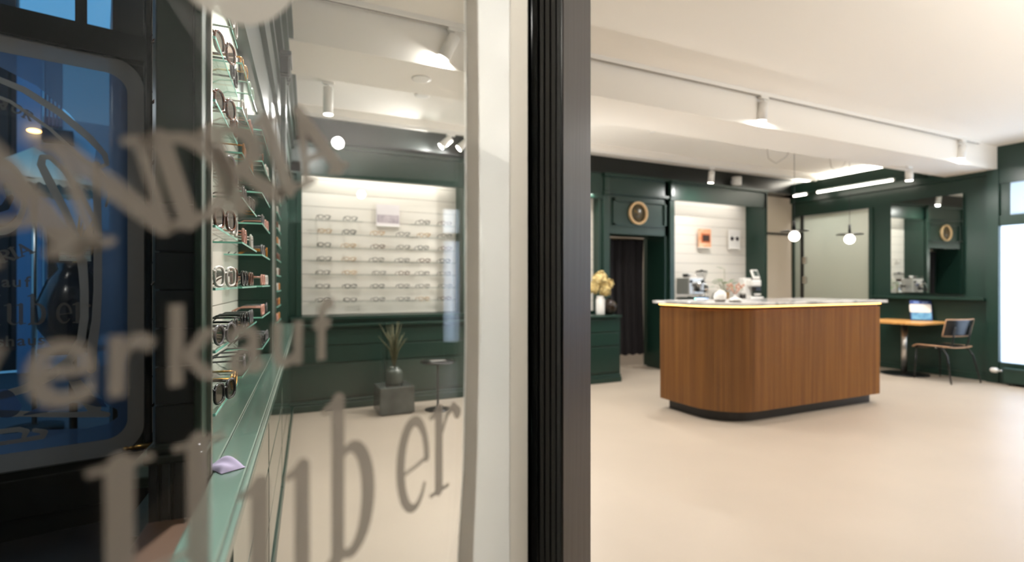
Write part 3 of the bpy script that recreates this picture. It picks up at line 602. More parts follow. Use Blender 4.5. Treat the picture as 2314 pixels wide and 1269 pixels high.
P('column', MB().box((-1.12, 6.6, 0), (-.86, 6.9, 5)), mat('blue_column', '#7f95b3', .7), hw_)
P('wall_lamp', MB().ball((-.93, 6.5, 3.45), .05, 12, 8, (1.6, 1, .6)), mat('street_lamp_glow', '#ffd9a0', .5, emit='#ffb766', estr=6), hw_)
ps = T('parasol', 'pale cream parasol with scalloped edge seen through the etched door', 'parasol', Dw(-.64, 2.5, 0), aD)
v = [(0, 0, 2.46)]; n = 8
for k in range(n): v.append((.5 * math.cos(2 * PI * k / n), .5 * math.sin(2 * PI * k / n), 2.12))
P('canopy', MB().add(v, [[0, 1 + k, 1 + (k + 1) % n] for k in range(n)]), mat('cream_canvas', '#d9d6c4', .8), ps)
sc_ = MB()
for k in range(48):
    a0, a1 = 2 * PI * k / 48, 2 * PI * (k + 1) / 48; r = .5 * .96
    sc_.add([(r * math.cos(a0), r * math.sin(a0), 2.13), (r * math.cos(a1), r * math.sin(a1), 2.13), (r * math.cos(a1), r * math.sin(a1), 2.09), (r * math.cos((a0 + a1) / 2), r * math.sin((a0 + a1) / 2), 2.07), (r * math.cos(a0), r * math.sin(a0), 2.09)], [[0, 1, 2, 3, 4]])
P('scalloped_edge', sc_, mat('cream_canvas', '#d9d6c4', .8), ps); P('pole', MB().tube([(0, 0, 0), (0, 0, 2.45)], .02), STEEL, ps); P('foot', MB().lathe([(.2, 0), (.2, .05), (.03, .07)]), BLACKM, ps)
area(Dw(-.75, 1.2, 2.6), 4, .5, col=(.9, .95, 1), name='street_light_left')
# sticker with opening notice on the etched pane (seen from its back, mirrored print)
sg = T('door_notice', 'small pale notice with mirrored printed lines behind the etched door', 'sign', Dw(-.30, .012, 1.40), aD)
P('sheet', MB().box((-.066, 0, .0), (.066, .002, .125)), frosty('notice_sheet', '#e6e6da', .05, .8), sg)
fr = MB()
for zz in (.006, .034, .058, .084, .122): fr.box((-.064, -.0016, zz), (.064, -.0004, zz + .0018))
fr.box((-.064, -.0016, .006), (-.0622, -.0004, .122)); fr.box((.0622, -.0016, .006), (.064, -.0004, .122))
P('printed_line', fr, mat('notice_ink', '#6d6a5e', .6), sg)
for txt, zz, ss in (('EINKAUFS', .096, .024), ('MONTAG', .064, .016), ('DI-FREITAG', .040, .016), ('SAMSTAG', .013, .016)):
    me = font_mesh('printed_word', txt, MATS['notice_ink'], ss, 0, zz, 0, y0=-.001, th=.0006)
    for q in me.vertices: q.co.x = -q.co.x
    P('printed_word', me, None, sg)
pg = T('pampas_pot', 'dry pampas grass in a dark round pot behind the etched door', 'plant', Dw(-.32, .42, .90), aD)
P('pot', MB().lathe([(.0, 0), (.09, .0), (.16, .12), (.17, .26), (.12, .40), (.07, .46), (.085, .50), (.07, .50), (.055, .46), (.0, .44)], n=28), mat('dark_blue_glaze', '#141c2a', .18), pg)
m_ = MB()
for k in range(26):
    a = random.uniform(0, 2 * PI); l = random.uniform(.15, .36); r = random.uniform(.02, .07)
    p = [(0, 0, .42), (.03 + r * .3 * math.cos(a), r * .3 * math.sin(a), .42 + l * .5), (.07 + r * math.cos(a), r * math.sin(a), .42 + l)]
    m_.tube(p, [.004, .016, .003], 5)
P('plume', m_, mat('dry_plume', '#c9ab78', .9), pg, kind='stuff')
P('stand', MB().lathe([(.15, -.9), (.15, -.87), (.02, -.86), (.02, -.03), (.16, -.02), (.16, 0)], n=20), BLACKM, pg)

# ================================================================== NEAR DOOR LEAF
aP = math.radians(90 - 49.28); oP = Vector((-.2637, .2270, 0))
oP = Vector((math.cos(math.radians(49.28)), -math.sin(math.radians(49.28)), 0)) * -.348
XO = .855                                        # x = 0 of the etched pattern sits here along the leaf
org = oP + Vector((math.cos(aP), math.sin(aP), 0)) * XO
d1 = S('door_1', MB().box((.045, -.055, .02), (.228, .03, 2.75)), STILEP, label='open glass shop door with etched lettering and dark lacquered stile', cat='door')
d1.location = org; d1.rotation_euler = (0, 0, aP)
P('hinge_stile', MB().box((-1.42, -.055, .02), (-1.24, .03, 2.75)), STILEP, d1)
P('bottom_rail', MB().box((-1.24, -.045, .02), (.045, .03, .30)), STILEP, d1, bevel=.004); P('top_rail', MB().box((-1.24, -.045, 2.52), (.045, .03, 2.75)), STILEP, d1, bevel=.004)
for i, (x0, x1, y0) in enumerate(((.028, .034, -.014), (.033, .038, -.024), (.036, .041, -.034), (.039, .044, -.044), (.041, .0455, -.053))):
    P('glazing_bead', MB().box((x0, y0, .3), (x1 + .01, .0, 2.52)), mat('black_gloss', '#101314', .14), d1, bevel=.002)
P('back_bead', MB().box((.028, .003, .3), (.046, .028, 2.52)), mat('black_gloss', '#101314', .14), d1)
P('pane', MB().box((-1.24, 0, .30), (.03, .004, 2.52)), GLASS, d1)
etched_leaf(d1, -.05, False)

# ================================================================== GLASSES
def glasses(name, label, group, frame_m, lens_m, shape=0, hh=.021):
    r = T(name, label, 'glasses', (0, 0, 0), 0, group)
    fm = MB()
    cz = hh + .002
    for sx in (-1, 1):
        cx = sx * .034; ring = []
        for k in range(20):
            a = 2 * PI * k / 20
            if shape == 0: q = (abs(math.cos(a)) ** 3 + abs(math.sin(a)) ** 3) ** (-1 / 3)
            elif shape == 1: q = 1
            else: q = 1 + .10 * math.cos(a * 2 - (.6 if sx > 0 else -.6 + PI * 2)) * (1 if math.sin(a) > 0 else .2)
            ring.append((cx + .0255 * q * math.cos(a), 0, cz + hh * q * math.sin(a)))
        fm.tube(ring, .0026 if frame_m in THIN else .0036, 6, True)
        fm.tube([(sx * .058, .0, cz + hh * .55), (sx * .067, -.002, cz + hh * .55)], .0035, 6)
    fm.tube([(-.011, 0, cz + .006), (0, .002, cz + .010), (.011, 0, cz + .006)], .003, 6)
    P('rim', fm, frame_m, r)
    for sx in (-1, 1):
        P('lens', MB().lathe([(.0242, 0), (.0242, .001)], (sx * .034, .0005, cz), 18, RM @ Matrix.Diagonal((1, hh / .0255, 1))), lens_m, r)
        zt = cz + hh * .55
        P('temple', MB().tube([(sx * .067, -.002, zt), (sx * .066, -.05, zt + .001), (sx * .064, -.095, zt), (sx * .062, -.12, zt - .014), (sx * .061, -.138, .004)], [.0030, .0032, .0030, .0034, .0028], 6), frame_m, r)
    return r
TORT = mat('tortoise', '#7a4424', .18, hex2='#2c1710', vscale=70); BLK = mat('black_acetate', '#15161a', .15); CLR = mat('crystal_acetate', '#cfcac4', .12); GLD = mat('gold_wire', '#d9a760', .22, 1); ROSE = mat('rose_acetate', '#c98f80', .18); SMK = mat('smoke_acetate', '#5d5a5e', .15); AMB = mat('amber_acetate', '#b8711e', .2); DKW = mat('dark_wire', '#2b2622', .3, .6); MINT = mat('mint_acetate', '#b9dccb', .2)
THIN = (GLD, DKW)
KINDS = [('tortoise', TORT, LENSD, 0), ('black', BLK, LENSD, 0), ('crystal', CLR, LENSC, 0), ('gold', GLD, LENSD, 2), ('rose', ROSE, LENSC, 0), ('smoky', SMK, LENSD, 1), ('amber', AMB, LENSC, 0), ('mint', MINT, LENSC, 1)]
protos = {}
def put_glasses(kind, loc, rz, label, group, hh=.023):
    nm, fm, lm, sh = next(q for q in KINDS2 if q[0] == kind)
    key = (kind, hh)
    if key not in protos:
        o = glasses('sunglasses' if lm is LENSD else 'eyeglasses', label, group, fm, lm, sh, hh); protos[key] = o; o.location = loc; o.rotation_euler = (0, 0, rz); return o
    return dup(protos[key], loc, rz, label, group)
KINDS2 = KINDS + [('dark wire', DKW, LENSC, 0), ('thin gold', GLD, LENSC, 1), ('fine tortoise', TORT, LENSC, 1), ('fine black', BLK, LENSC, 0)]
ORD = ['lowest', 'second', 'third', 'fourth', 'fifth', 'sixth', 'seventh', 'eighth', 'ninth', 'tenth']
def shelf(loc, rz, lx, ly, label, group):
    # lx along the wall (local y), ly depth (local x)
    t = T('glass_shelf', label, 'shelf', loc, rz, group)
    P('plate', MB().box((-ly, -lx / 2, -.006), (-.0008, lx / 2, 0)), SHELFG, t); P('front_edge', MB().box((-.0008, -lx / 2, -.006), (0, lx / 2, 0)), SHEDGE, t); P('side_edge', MB().box((-ly, -lx / 2 - .0008, -.006), (0, -lx / 2, 0)), SHEDGE, t)
    return t
FACE = rzL - PI / 2
A_K = {1: ('black', 'gold'), 2: ('smoky', 'black'), 3: ('crystal', 'tortoise'), 4: ('tortoise', 'crystal'), 5: ('smoky', 'black'), 6: ('tortoise', 'tortoise'), 7: ('tortoise', 'black'), 8: ('gold', 'crystal'), 9: ('black', 'crystal')}
B_K = {1: ('smoky', 'smoky'), 2: ('black', 'smoky'), 3: ('black', 'tortoise'), 4: ('rose', 'crystal'), 5: ('smoky', 'black'), 6: ('amber', 'amber'), 7: ('crystal', 'rose'), 8: ('gold', 'mint')}
C_K = {1: ('black', 'smoky'), 2: ('rose', 'smoky'), 3: ('rose', 'crystal'), 4: ('smoky', 'amber'), 5: ('smoky', 'rose'), 6: ('black', 'smoky'), 7: ('tortoise', 'crystal'), 8: ('smoky', 'tortoise')}
for nm, (u0, u1), tab in (('nearest', (1.36, 1.76), A_K), ('middle', (1.88, 2.38), B_K), ('farthest', (2.66, 3.175), C_K)):
    for k, kk in tab.items():
        zz = EYE - .436 + .142 * k
        shelf(Lw(-.196, (u0 + u1) / 2, zz), rzL, u1 - u0, .105 if nm == 'nearest' else .155, f'clear glass shelf, {ORD[k]} one up in the {nm} stack of the side display', 'glass shelves of the side display')
        for j, kind in enumerate(kk):
            u = u0 + (u1 - u0) * (.27 + .46 * j) + random.uniform(-.01, .01); u = (1.49, 1.66)[j] if nm == 'nearest' else u
            put_glasses(kind, Lw(-.194 if nm == 'nearest' else -.204, u, zz + .002), FACE + (-.25 * (1 - j) if nm == 'nearest' else random.uniform(-.08, .08)), f'{kind} framed glasses, {("nearer", "farther")[j]} pair on {ORD[k]} shelf up, {nm} stack of side display', 'sunglasses on the side display shelves')
for k in range(9):
    zz = 1.02 + .105 * k
    shelf(Lw(-.192, 4.1, zz), rzL, .5, .155, f'clear glass shelf, {ORD[k]} one up in the narrow side bay near the corner', 'glass shelves near the corner')
    for j in range(2):
        kind = random.choice(['rose', 'crystal', 'amber', 'smoky', 'tortoise'])
        put_glasses(kind, Lw(-.199, 3.98 + .22 * j, zz + .002), FACE, f'{kind} glasses, {("nearer", "farther")[j]} pair on {ORD[k]} shelf up in side bay near corner', 'glasses on the shelves near the corner')
# back display: rows of clear ledges with pairs of thin frames
YN = 5.95
colx = {'left': (.635, .90), 'middle': (1.20, 1.47), 'right': (1.70, 1.955)}
for r_ in range(7):
    zz = 1.945 - .1435 * r_
    for cn, xs in colx.items():
        if cn == 'middle' and r_ == 0: continue
        sh = T('display_ledge', f'narrow clear ledge, row {["one","two","three","four","five","six","seven"][r_]} from the top, {cn} column of the white back display', 'shelf', ((xs[0] + xs[1]) / 2, YN, zz), 0, 'ledges on the white back display')
        P('plate', MB().box((-.27, -.12, -.004), (.27, 0, 0)), LEDGEG, sh); P('front_edge', MB().box((-.27, -.1208, -.005), (.27, -.12, 0)), mat('ledge_edge', '#b9beb4', .3), sh)
        for j in range(2):
            kind = random.choice(['dark wire', 'fine black', 'thin gold', 'fine tortoise', 'dark wire'])
            o = put_glasses(kind, (xs[j] + random.uniform(-.01, .01), YN - .145, zz + .002), PI + random.uniform(-.1, .1), f'{kind} eyeglasses, {("left", "right")[j]} pair, {["first","second","third","fourth","fifth","sixth","seventh"][r_]} row down, {cn} column of back display', 'eyeglasses on the white back display', .020)
pc = T('display_card', 'pale mauve picture card standing high on the white back display', 'picture', (1.32, YN, 1.92))
P('card', MB().box((-.128, -.035, 0), (.128, -.02, .235)), mat('mauve_card', '#e6dfe0', .5), pc); P('picture', MB().box((-.12, -.0365, .03), (.12, -.035, .12)), mat('mauve_print', '#9f939c', .5, hex2='#cfc4c8', vscale=14), pc); P('ledge', MB().box((-.13, -.05, -.012), (.13, 0, 0)), WHITEP, pc)
# light in the niches: led strips behind the fascias
area(Lw(-.27, 2.35, 2.50), 7, .06, 1.6, (0, 0, rzL), LED); area(Lw(-.24, 4.5, 2.50), 6, .06, 1.8, (0, 0, rzL), LED)
area((1.25, 5.80, 2.50), 3.5, 1.6, .08, (math.radians(18), 0, 0), LED); area((3.4, 6.05, 2.5), 10, 1.5, .08, (0, 0, 0), LED); area((6.5, 6.28, 2.68), 3.5, 1.7, .1, (math.radians(8), 0, 0), LED)
# lilac cloth on the worktop
cl = MB(); n = 14
v = []
for i in range(n + 1):
    for j in range(n + 1):
        a, b = i / n, j / n; h_ = .05 * max(0, math.sin(PI * a)) ** .7 * max(0, math.sin(PI * b)) ** .7 * (1 + .3 * math.sin(7 * a + 5 * b)); v.append(((a - .5) * .05, (b - .5) * .065, .001 + h_ * .36))
cl.add(v, [[i * (n + 1) + j, (i + 1) * (n + 1) + j, (i + 1) * (n + 1) + j + 1, i * (n + 1) + j + 1] for i in range(n) for j in range(n)], True)
o = tag(P('cleaning_cloth', cl, LILAC), 'crumpled lilac cleaning cloth on the green side worktop', 'cloth'); o.location = onZ(517, 1056, .895) + Vector((-.005, 0, .001)); o.rotation_euler = (0, 0, .5)

# ================================================================== SIDE TABLE, VASE: reflections in the door glass, built as real objects
stb = T('side_table', 'round black side table on a thin stem, a reflection built before the back drawers', 'table', (1.66, 5.18, 0))
P('top', MB().lathe([(.0, .478), (.17, .478), (.175, .486), (.17, .494), (0, .494)], n=36), BLACK, stb); P('stem', MB().tube([(0, 0, .01), (0, 0, .48)], .011, 10), BLACK, stb); P('foot', MB().lathe([(.13, 0), (.13, .008), (.02, .012)], n=28), BLACK, stb)
P('tray', MB().box((-.08, -.05, .494), (.08, .05, .499)), mat('grey_tray', '#8d8a86', .3), stb)
pn = T('marble_plinth', 'low grey marble plinth under the tall vase, a reflection built before the back drawers', 'plinth', (1.24, 5.30, 0))
P('block', MB().box((-.17, -.16, .012), (.17, .16, .27)), mat('dim_marble', '#4f5552', .2, hex2='#323836', vscale=6), pn, bevel=.006); P('foot', MB().box((-.15, -.14, 0), (.15, .14, .014)), BLACKM, pn)
vz = T('glass_vase', 'squat grey glass vase with dry grass, a reflection built on the marble plinth', 'vase', (1.24, 5.28, .27))
P('body', MB().lathe([(.0, 0), (.075, 0), (.085, .02), (.085, .13), (.07, .155), (.05, .165), (.052, .18), (.045, .18), (.04, .16), (0, .15)], n=28), mat('grey_green_glaze', '#3f4842', .18), vz)
m_ = MB()
for k in range(24):
    a = random.uniform(0, 2 * PI); l = random.uniform(.28, .5); r = random.uniform(.02, .17)
    m_.tube([(0, 0, .15), (r * .3 * math.cos(a), r * .3 * math.sin(a), .15 + l * .6), (r * math.cos(a), r * math.sin(a), .15 + l)], [.0035, .007, .002], 5)
P('dry_grass', m_, mat('dim_grass', '#5c5a42', .9), vz, kind='stuff')

# ================================================================== LOW CABINET TOP: FLOWERS AND VASE
fl = T('flower_vase', 'white vase of dried yellow hydrangeas on the back cabinet', 'vase', (4.03, 5.72, .868))
P('vase', MB().lathe([(0, 0), (.05, 0), (.058, .02), (.058, .20), (.045, .235), (.05, .25), (.042, .25), (.038, .22), (0, .2)], n=24), WHITEP, fl)
HYD = mat('dried_yellow', '#e2d29c', .8, hex2='#bf9f58', vscale=40)
for cx, cy, cz, r in ((.02, 0, .42, .095), (.13, .02, .40, .075), (-.06, -.03, .46, .08), (.04, -.05, .32, .07), (-.1, .02, .36, .08), (.03, .03, .50, .07)):
    m_ = MB()
    for k in range(70):
        t = math.acos(1 - 2 * (k + .5) / 70); ph = k * 2.39996; d = Vector((math.sin(t) * math.cos(ph), math.sin(t) * math.sin(ph), math.cos(t))); c = Vector((cx, cy, cz)) + d * r * random.uniform(.7, 1.15)
        u = d.orthogonal().normalized(); w = d.cross(u); q = r * random.uniform(.24, .42)
        m_.add([c + u * q, c + w * q + d * .004, c - u * q, c - w * q + d * .004], [[0, 1, 2, 3]])
    P('flower_head', m_, HYD, fl)
m_ = MB()
for cx, cy, cz in ((.02, 0, .42), (.13, .02, .40), (-.06, -.03, .46), (-.1, .02, .36)): m_.tube([(0, 0, .1), (cx * .4, cy * .4, .26), (cx, cy, cz)], .004, 5)
P('stem', m_, mat('dry_stem', '#6a6a3a', .8), fl)
gv = T('smoked_vase', 'round smoked glass vase at the corner of the back cabinet', 'vase', (4.20, 5.76, .868))
P('body', MB().lathe([(0, 0), (.04, .0), (.08, .03), (.105, .08), (.11, .115), (.10, .155), (.07, .19), (.035, .205), (.032, .22), (.04, .225)], n=32), SMOKEG, gv); P('inner', MB().lathe([(0, .01), (.04, .012), (.08, .04), (.098, .09), (.10, .12), (.09, .15), (.06, .185), (.03, .2)], n=24), mat('bubble_glass', '#4a4138', .1, hex2='#8a7b6a', vscale=40), gv)

# ================================================================== COUNTER
ct = T('counter', 'fluted oak counter with rounded corner, black plinth and marble top', 'counter', (4.905, 3.86, 0))
def cpoly(off, n=14):
    x0, x1, y0, y1, r = -1.145 - off, 1.145 + off, -.44 - off, .44 + off, .42 + off
    return [(x1, y0), (x1, y1), (x0, y1)] + [(x0 + r - r * math.cos(PI / 2 * i / n), y0 + r - r * math.sin(PI / 2 * i / n)) for i in range(n + 1)]
P('plinth', MB().prism(cpoly(-.075), 0, .115), BLACK, ct); P('core', MB().prism(cpoly(-.022), .11, 1.05), mat('oak_groove', '#2c1a0d', .6), ct)
P('countertop', MB().prism(cpoly(.045, 24), 1.075, 1.105), MARBLE, ct, 'grey veined marble top', bevel=.004); P('top_frame', MB().prism(cpoly(-.03), 1.05, 1.075), BLACKM, ct)
# walk round the outline and set a half round slat every 19 mm
path = cpoly(-.014, 60); path = path[2:] + [path[0], path[1]]      # from back left round the near corner to the back right
L = [0]
for a, b in zip(path[:-1], path[1:]): L.append(L[-1] + math.dist(a, b))
fl_ = MB(); s_ = .009; tot = L[-1]; i = 0
while s_ < tot:
    while i < len(L) - 2 and L[i + 1] < s_: i += 1
    t = (s_ - L[i]) / (L[i + 1] - L[i] + 1e-9); a, b = Vector(path[i]), Vector(path[i + 1]); p = a.lerp(b, t); d = (b - a).normalized(); nrm = Vector((d.y, -d.x))
    prof = [(-.0072, -.008), (-.0072, .006), (-.005, .0105), (0, .0125), (.005, .0105), (.0072, .006), (.0072, -.008)]
    pts = [p + d * q + nrm * w for q, w in prof]; m = len(pts)
    fl_.add([(q.x, q.y, .10) for q in pts] + [(q.x, q.y, 1.035) for q in pts], [[k, k + 1, m + k + 1, m + k] for k in range(m - 1)] + [list(range(m))[::-1], list(range(m, 2 * m))]); s_ += .0185
P('oak_slats', fl_, OAK, ct, kind='stuff')
# led strip under the top
lp = cpoly(-.004, 40); lp = lp[2:] + [lp[0], lp[1]]
lp = [lp[0]] + lp[1:]
P('led_strip', MB().tube([(x, y, 1.065) for x, y in lp[:-1]], .004, 6), STRIPM, ct, 'warm glowing led strip')
# things on the counter
for (x, y), hgt, r, lab, shp in (((3.96, 3.68), .12, .058, 'round white bud vase with dark foot on the counter, left of the flat one', 0), ((4.02, 3.555), .072, .062, 'flat white bud vase with dark foot on the counter, holding dried pink sprigs', 1), ((4.36, 4.02), .105, .042, 'small white ball vase at the back of the counter behind the two bud vases', 2)):
    b = T('bud_vase', lab, 'vase', (x, y, 1.105), 0, 'white bud vases on the counter')
    pr = {0: [(0, .02), (.8, .022), (1, .38), (.9, .6), (.45, .82), (.22, .9), (.26, 1), (.15, 1), (.12, .85), (0, .8)], 1: [(0, .02), (.6, .022), (1, .32), (.92, .45), (.4, .62), (.16, .8), (.2, 1), (.1, 1), (.08, .7), (0, .65)], 2: [(0, .02), (.55, .02), (.95, .3), (1, .5), (.9, .72), (.45, .93), (.3, .98), (.3, 1), (.2, 1), (0, .9)]}[shp]
    P('body', MB().lathe([(a * r, c * hgt) for a, c in pr], n=28), WHITEP, b); P('foot', MB().lathe([(.72 * r, 0), (.8 * r, .022 * hgt), (.93 * r, .2 * hgt), (.9 * r, .2 * hgt), (0, .03 * hgt)], n=28), mat('grey_glaze', '#77726b', .5), b)
    if shp == 1:
        m_ = MB()
        for k in range(16):
            a = random.uniform(0, 2 * PI); q = random.uniform(.03, .09); e = (q * math.cos(a), q * math.sin(a), hgt + random.uniform(.05, .10)); m_.tube([(0, 0, hgt * .9), (e[0] * .4, e[1] * .4, hgt + .03), e], .0018, 5); m_.ball(e, .012, 6, 5)
        P('sprig', m_, mat('dusty_pink', '#c9a08c', .8), b, kind='stuff')

# ================================================================== COFFEE CORNER (back cabinet)
bc = T('coffee_cabinet', 'green cabinet with grey top carrying the coffee machine behind the counter', 'cabinet', (6.58, 6.12, 0))
P('body', MB().box((-.965, -.24, .06), (.97, .29, .98)), GREEN, bc); P('top', MB().box((-.97, -.26, .98), (.97, .29, 1.01)), MARBLE, bc, bevel=.003); P('plinth', MB().box((-.96, -.2, 0), (.95, .28, .06)), BLACK, bc)
for i in range(3): P('door', MB().box((-.95 + i * .64, -.255, .1), (-.34 + i * .64, -.24, .94)), GREEN, bc, bevel=.004)
cm = T('coffee_machine', 'chrome espresso machine on the back cabinet, left of the white device', 'coffee machine', (5.98, 6.08, 1.01))
P('body', MB().box((-.17, -.10, .10), (.13, .18, .36)), mat('satin_steel', '#dad8d4', .36, .75), cm, bevel=.015); P('base', MB().box((-.17, -.2, .015), (.13, .18, .065)), CHROME, cm, bevel=.008); P('drip_tray', MB().box((-.15, -.21, .06), (.11, -.04, .075)), BLACKM, cm)
for x in (-.14, .10):
    for y in (-.17, .14): P('foot', MB().lathe([(.018, 0), (.018, .02)], (x, y, 0), 12), BLACK, cm)
P('group_head', MB().lathe([(.034, 0), (.034, .05), (.045, .055), (.045, .11), (0, .11)], (-.02, -.13, .18), 20), CHROME, cm); P('portafilter', MB().lathe([(.02, -.02), (.035, .0), (.035, .02)], (-.02, -.13, .165), 18).tube([(-.02, -.15, .17), (-.01, -.27, .15)], [.01, .016], 10), BLACK, cm)
P('steam_wand', MB().tube([(-.14, -.12, .30), (-.16, -.16, .24), (-.155, -.17, .11)], .006, 8), CHROME, cm); P('steam_wand', MB().tube([(.10, -.12, .30), (.13, -.16, .24), (.125, -.17, .11)], .006, 8), CHROME, cm)
P('knob', MB().lathe([(.022, 0), (.024, .02), (.015, .03), (0, .03)], (-.14, -.1, .30), 14, RM), BLACK, cm); P('knob', MB().lathe([(.022, 0), (.024, .02), (.015, .03), (0, .03)], (.09, -.1, .30), 14, RM), BLACK, cm); P('gauge', MB().lathe([(.028, 0), (.028, .014), (0, .014)], (.04, -.1, .24), 18, RM), mat('gauge_face', '#2a3a66', .2), cm); P('gauge', MB().lathe([(.024, 0), (.024, .014), (0, .014)], (-.10, -.1, .24), 18, RM), BLACK, cm)
P('rail', MB().tube([(-.16, -.09, .36), (-.16, -.09, .40), (.12, -.09, .40), (.12, -.09, .36)], .005, 6), CHROME, cm); P('pilot_light', MB().ball((-.145, -.205, .04), .008, 8, 6), mat('green_pilot', '#20c080', .4, emit='#25ffa0', estr=6), cm)
for k, (x, y) in enumerate(((-.11, .02), (-.03, .04), (-.07, .10))):
    c = T('espresso_cup', f'small dark cup on the espresso machine, {["left", "right", "rear"][k]} one', 'cup', (5.98 + x, 6.08 + y, 1.376), 0, 'cups on the espresso machine')
    P('cup', MB().lathe([(0, 0), (.02, 0), (.03, .03), (.032, .05), (.028, .05), (.026, .03), (0, .006)], n=18), BLACK if k != 1 else WHITEP, c); P('handle', MB().tube([(.03, 0, .042), (.045, 0, .036), (.043, 0, .018), (.027, 0, .015)], .004, 6), BLACK if k != 1 else WHITEP, c)
gr = T('coffee_grinder', 'coffee grinder with clear bean hopper right of the espresso machine', 'grinder', (6.24, 6.16, 1.01))
P('body', MB().lathe([(.075, 0), (.075, .03), (.05, .05), (.05, .22), (.062, .25), (.062, .30), (0, .30)], n=24), CHROME, gr); P('hopper', MB().lathe([(.03, .30), (.045, .32), (.085, .42), (.085, .45)], n=24), glassy('hopper_glass', (.85, .85, .85), .0, 1.45), gr); P('lid', MB().lathe([(.088, .45), (.088, .465), (.02, .475), (.02, .485), (0, .485)], n=24), BLACK, gr); P('beans', MB().lathe([(0, .30), (.03, .305), (.055, .35), (0, .36)], n=18), mat('beans', '#2b1810', .5), gr); P('spout', MB().box((-.02, -.12, .2), (.02, -.04, .235)), BLACK, gr, bevel=.004); P('tray', MB().box((-.05, -.16, 0), (.05, -.05, .02)), BLACK, gr, bevel=.003)
jg = T('milk_jug', 'copper coloured milk jug beside the coffee grinder', 'jug', (6.38, 6.03, 1.01)); P('body', MB().lathe([(0, 0), (.045, 0), (.05, .03), (.04, .08), (.035, .11), (.042, .12), (.033, .11), (0, .01)], n=20), CHROME, jg); P('handle', MB().tube([(.04, 0, .10), (.075, 0, .09), (.07, 0, .04), (.045, 0, .03)], .005, 6), CHROME, jg)
for k, x in enumerate((6.50, 6.58)):
    c = T('glass_tumbler', f'small clear tumbler beside the potted plant, {["left", "right"][k]} one', 'glass', (x, 6.0, 1.01), 0, 'tumblers by the potted plant'); P('wall', MB().lathe([(.026, 0), (.032, .09), (.030, .09), (.024, .005)], n=18), LENSC, c); P('base', MB().lathe([(.025, 0), (.025, .006), (0, .006)], n=18), LENSC, c)
pp = T('potted_plant', 'small green plant in a tan pot behind the counter vases', 'plant', (6.70, 6.12, 1.01))
P('pot', MB().lathe([(0, 0), (.05, 0), (.065, .12), (.07, .13), (.06, .13), (.055, .1), (0, .1)], n=22), mat('tan_pot', '#b38a52', .6), pp)
ml = MB(); ms = MB()
for k in range(20):
    a = random.uniform(0, 2 * PI); q = random.uniform(.05, .22); hh = random.uniform(.16, .32) + (.12 if k == 0 else 0); e = Vector((q * math.cos(a), q * math.sin(a) * .6, hh)) if k else Vector((-.02, 0, .50)); ms.tube([(0, 0, .1), e * .55 + Vector((0, 0, .05)), e], .0025, 5)
    d = Vector((math.cos(a), math.sin(a), random.uniform(-.3, .4))).normalized(); s2 = d.cross(Vector((0, 0, 1))).normalized(); l = random.uniform(.10, .15)
    ml.add([e, e + d * l * .4 + s2 * l * .3 + Vector((0, 0, .008)), e + d * l, e + d * l * .4 - s2 * l * .3 + Vector((0, 0, .008)), e + d * l * .45], [[0, 1, 4], [1, 2, 4], [2, 3, 4], [3, 0, 4]])
P('foliage', ml, mat('plant_leaf', '#6f9a58', .5), pp); P('stem', ms, mat('plant_stem', '#5a6a3a', .6), pp)
tn = T('storage_tin', 'dark tin with round lid near the white device', 'tin', (6.95, 6.0, 1.01)); P('body', MB().lathe([(.05, 0), (.05, .10), (0, .10)], n=22), mat('dark_tin', '#3a3634', .3, .6), tn); P('lid', MB().lathe([(.053, .10), (.053, .125), (.01, .13), (.01, .145), (0, .145)], n=22), STEEL, tn)
gb = T('round_jar', 'pale glass storage jar left of the potted plant', 'jar', (6.42, 6.27, 1.01)); P('body', MB().lathe([(0, 0), (.05, 0), (.07, .05), (.07, .12), (.05, .16)], n=22), LENSC, gb); P('lid', MB().lathe([(.053, .16), (.053, .18), (0, .19)], n=22), mat('cork', '#b08d66', .8), gb); P('contents', MB().lathe([(0, .005), (.045, .005), (.064, .05), (.064, .09), (0, .095)], n=18), mat('sugar', '#cfc8bd', .8), gb)
dv = T('eye_test_device', 'white optical instrument with tilted screen on the back cabinet', 'instrument', (7.20, 6.06, 1.01), math.radians(-12))
P('base', MB().box((-.12, -.16, 0), (.12, .12, .06)), WHITEP, dv, bevel=.015); P('column', MB().box((-.13, -.0, .05), (.03, .13, .36)), WHITEP, dv, bevel=.02); P('head', MB().box((-.06, -.12, .22), (.11, .12, .33)), WHITEP, dv, bevel=.02); P('eyepiece', MB().box((-.03, -.15, .14), (.08, -.05, .22)), BLACK, dv, bevel=.01); P('chin_rest', MB().lathe([(0, 0), (.05, .01), (.06, .03), (0, .035)], (.04, -.11, .075), 16), WHITEP, dv)
sm_ = MB().box((-.08, -.015, -.075), (.08, .015, .085)); sc = P('screen_frame', sm_, WHITEP, dv, bevel=.012); sc.location = (.03, -.07, .41); sc.rotation_euler = (math.radians(-22), 0, math.radians(15)); s2 = P('screen', MB().box((-.055, -.018, -.035), (.055, -.0155, .06)), mat('grey_screen', '#55605c', .15), sc)
bl = T('blue_tray', 'small navy blue item at the right end of the back cabinet', 'tray', (7.47, 6.20, 1.01)); P('dish', MB().lathe([(0, .002), (.04, .002), (.05, .025), (.054, .025), (.046, 0)], n=20), mat('navy', '#27355e', .5), bl); P('rim', MB().lathe([(.05, .024), (.056, .026), (.054, .03), (.05, .028)], n=20), mat('navy2', '#34487a', .4), bl)
pr = T('paper_sheets', 'loose white paper sheets in front of the white instrument', 'paper', (7.44, 5.99, 1.01))
for k in range(3): q = P('sheet', MB().box((-.10, -.07, .001 + .003 * k), (.10, .07, .003 + .003 * k)), WHITEB, pr); q.rotation_euler = (0, 0, .1 * k)
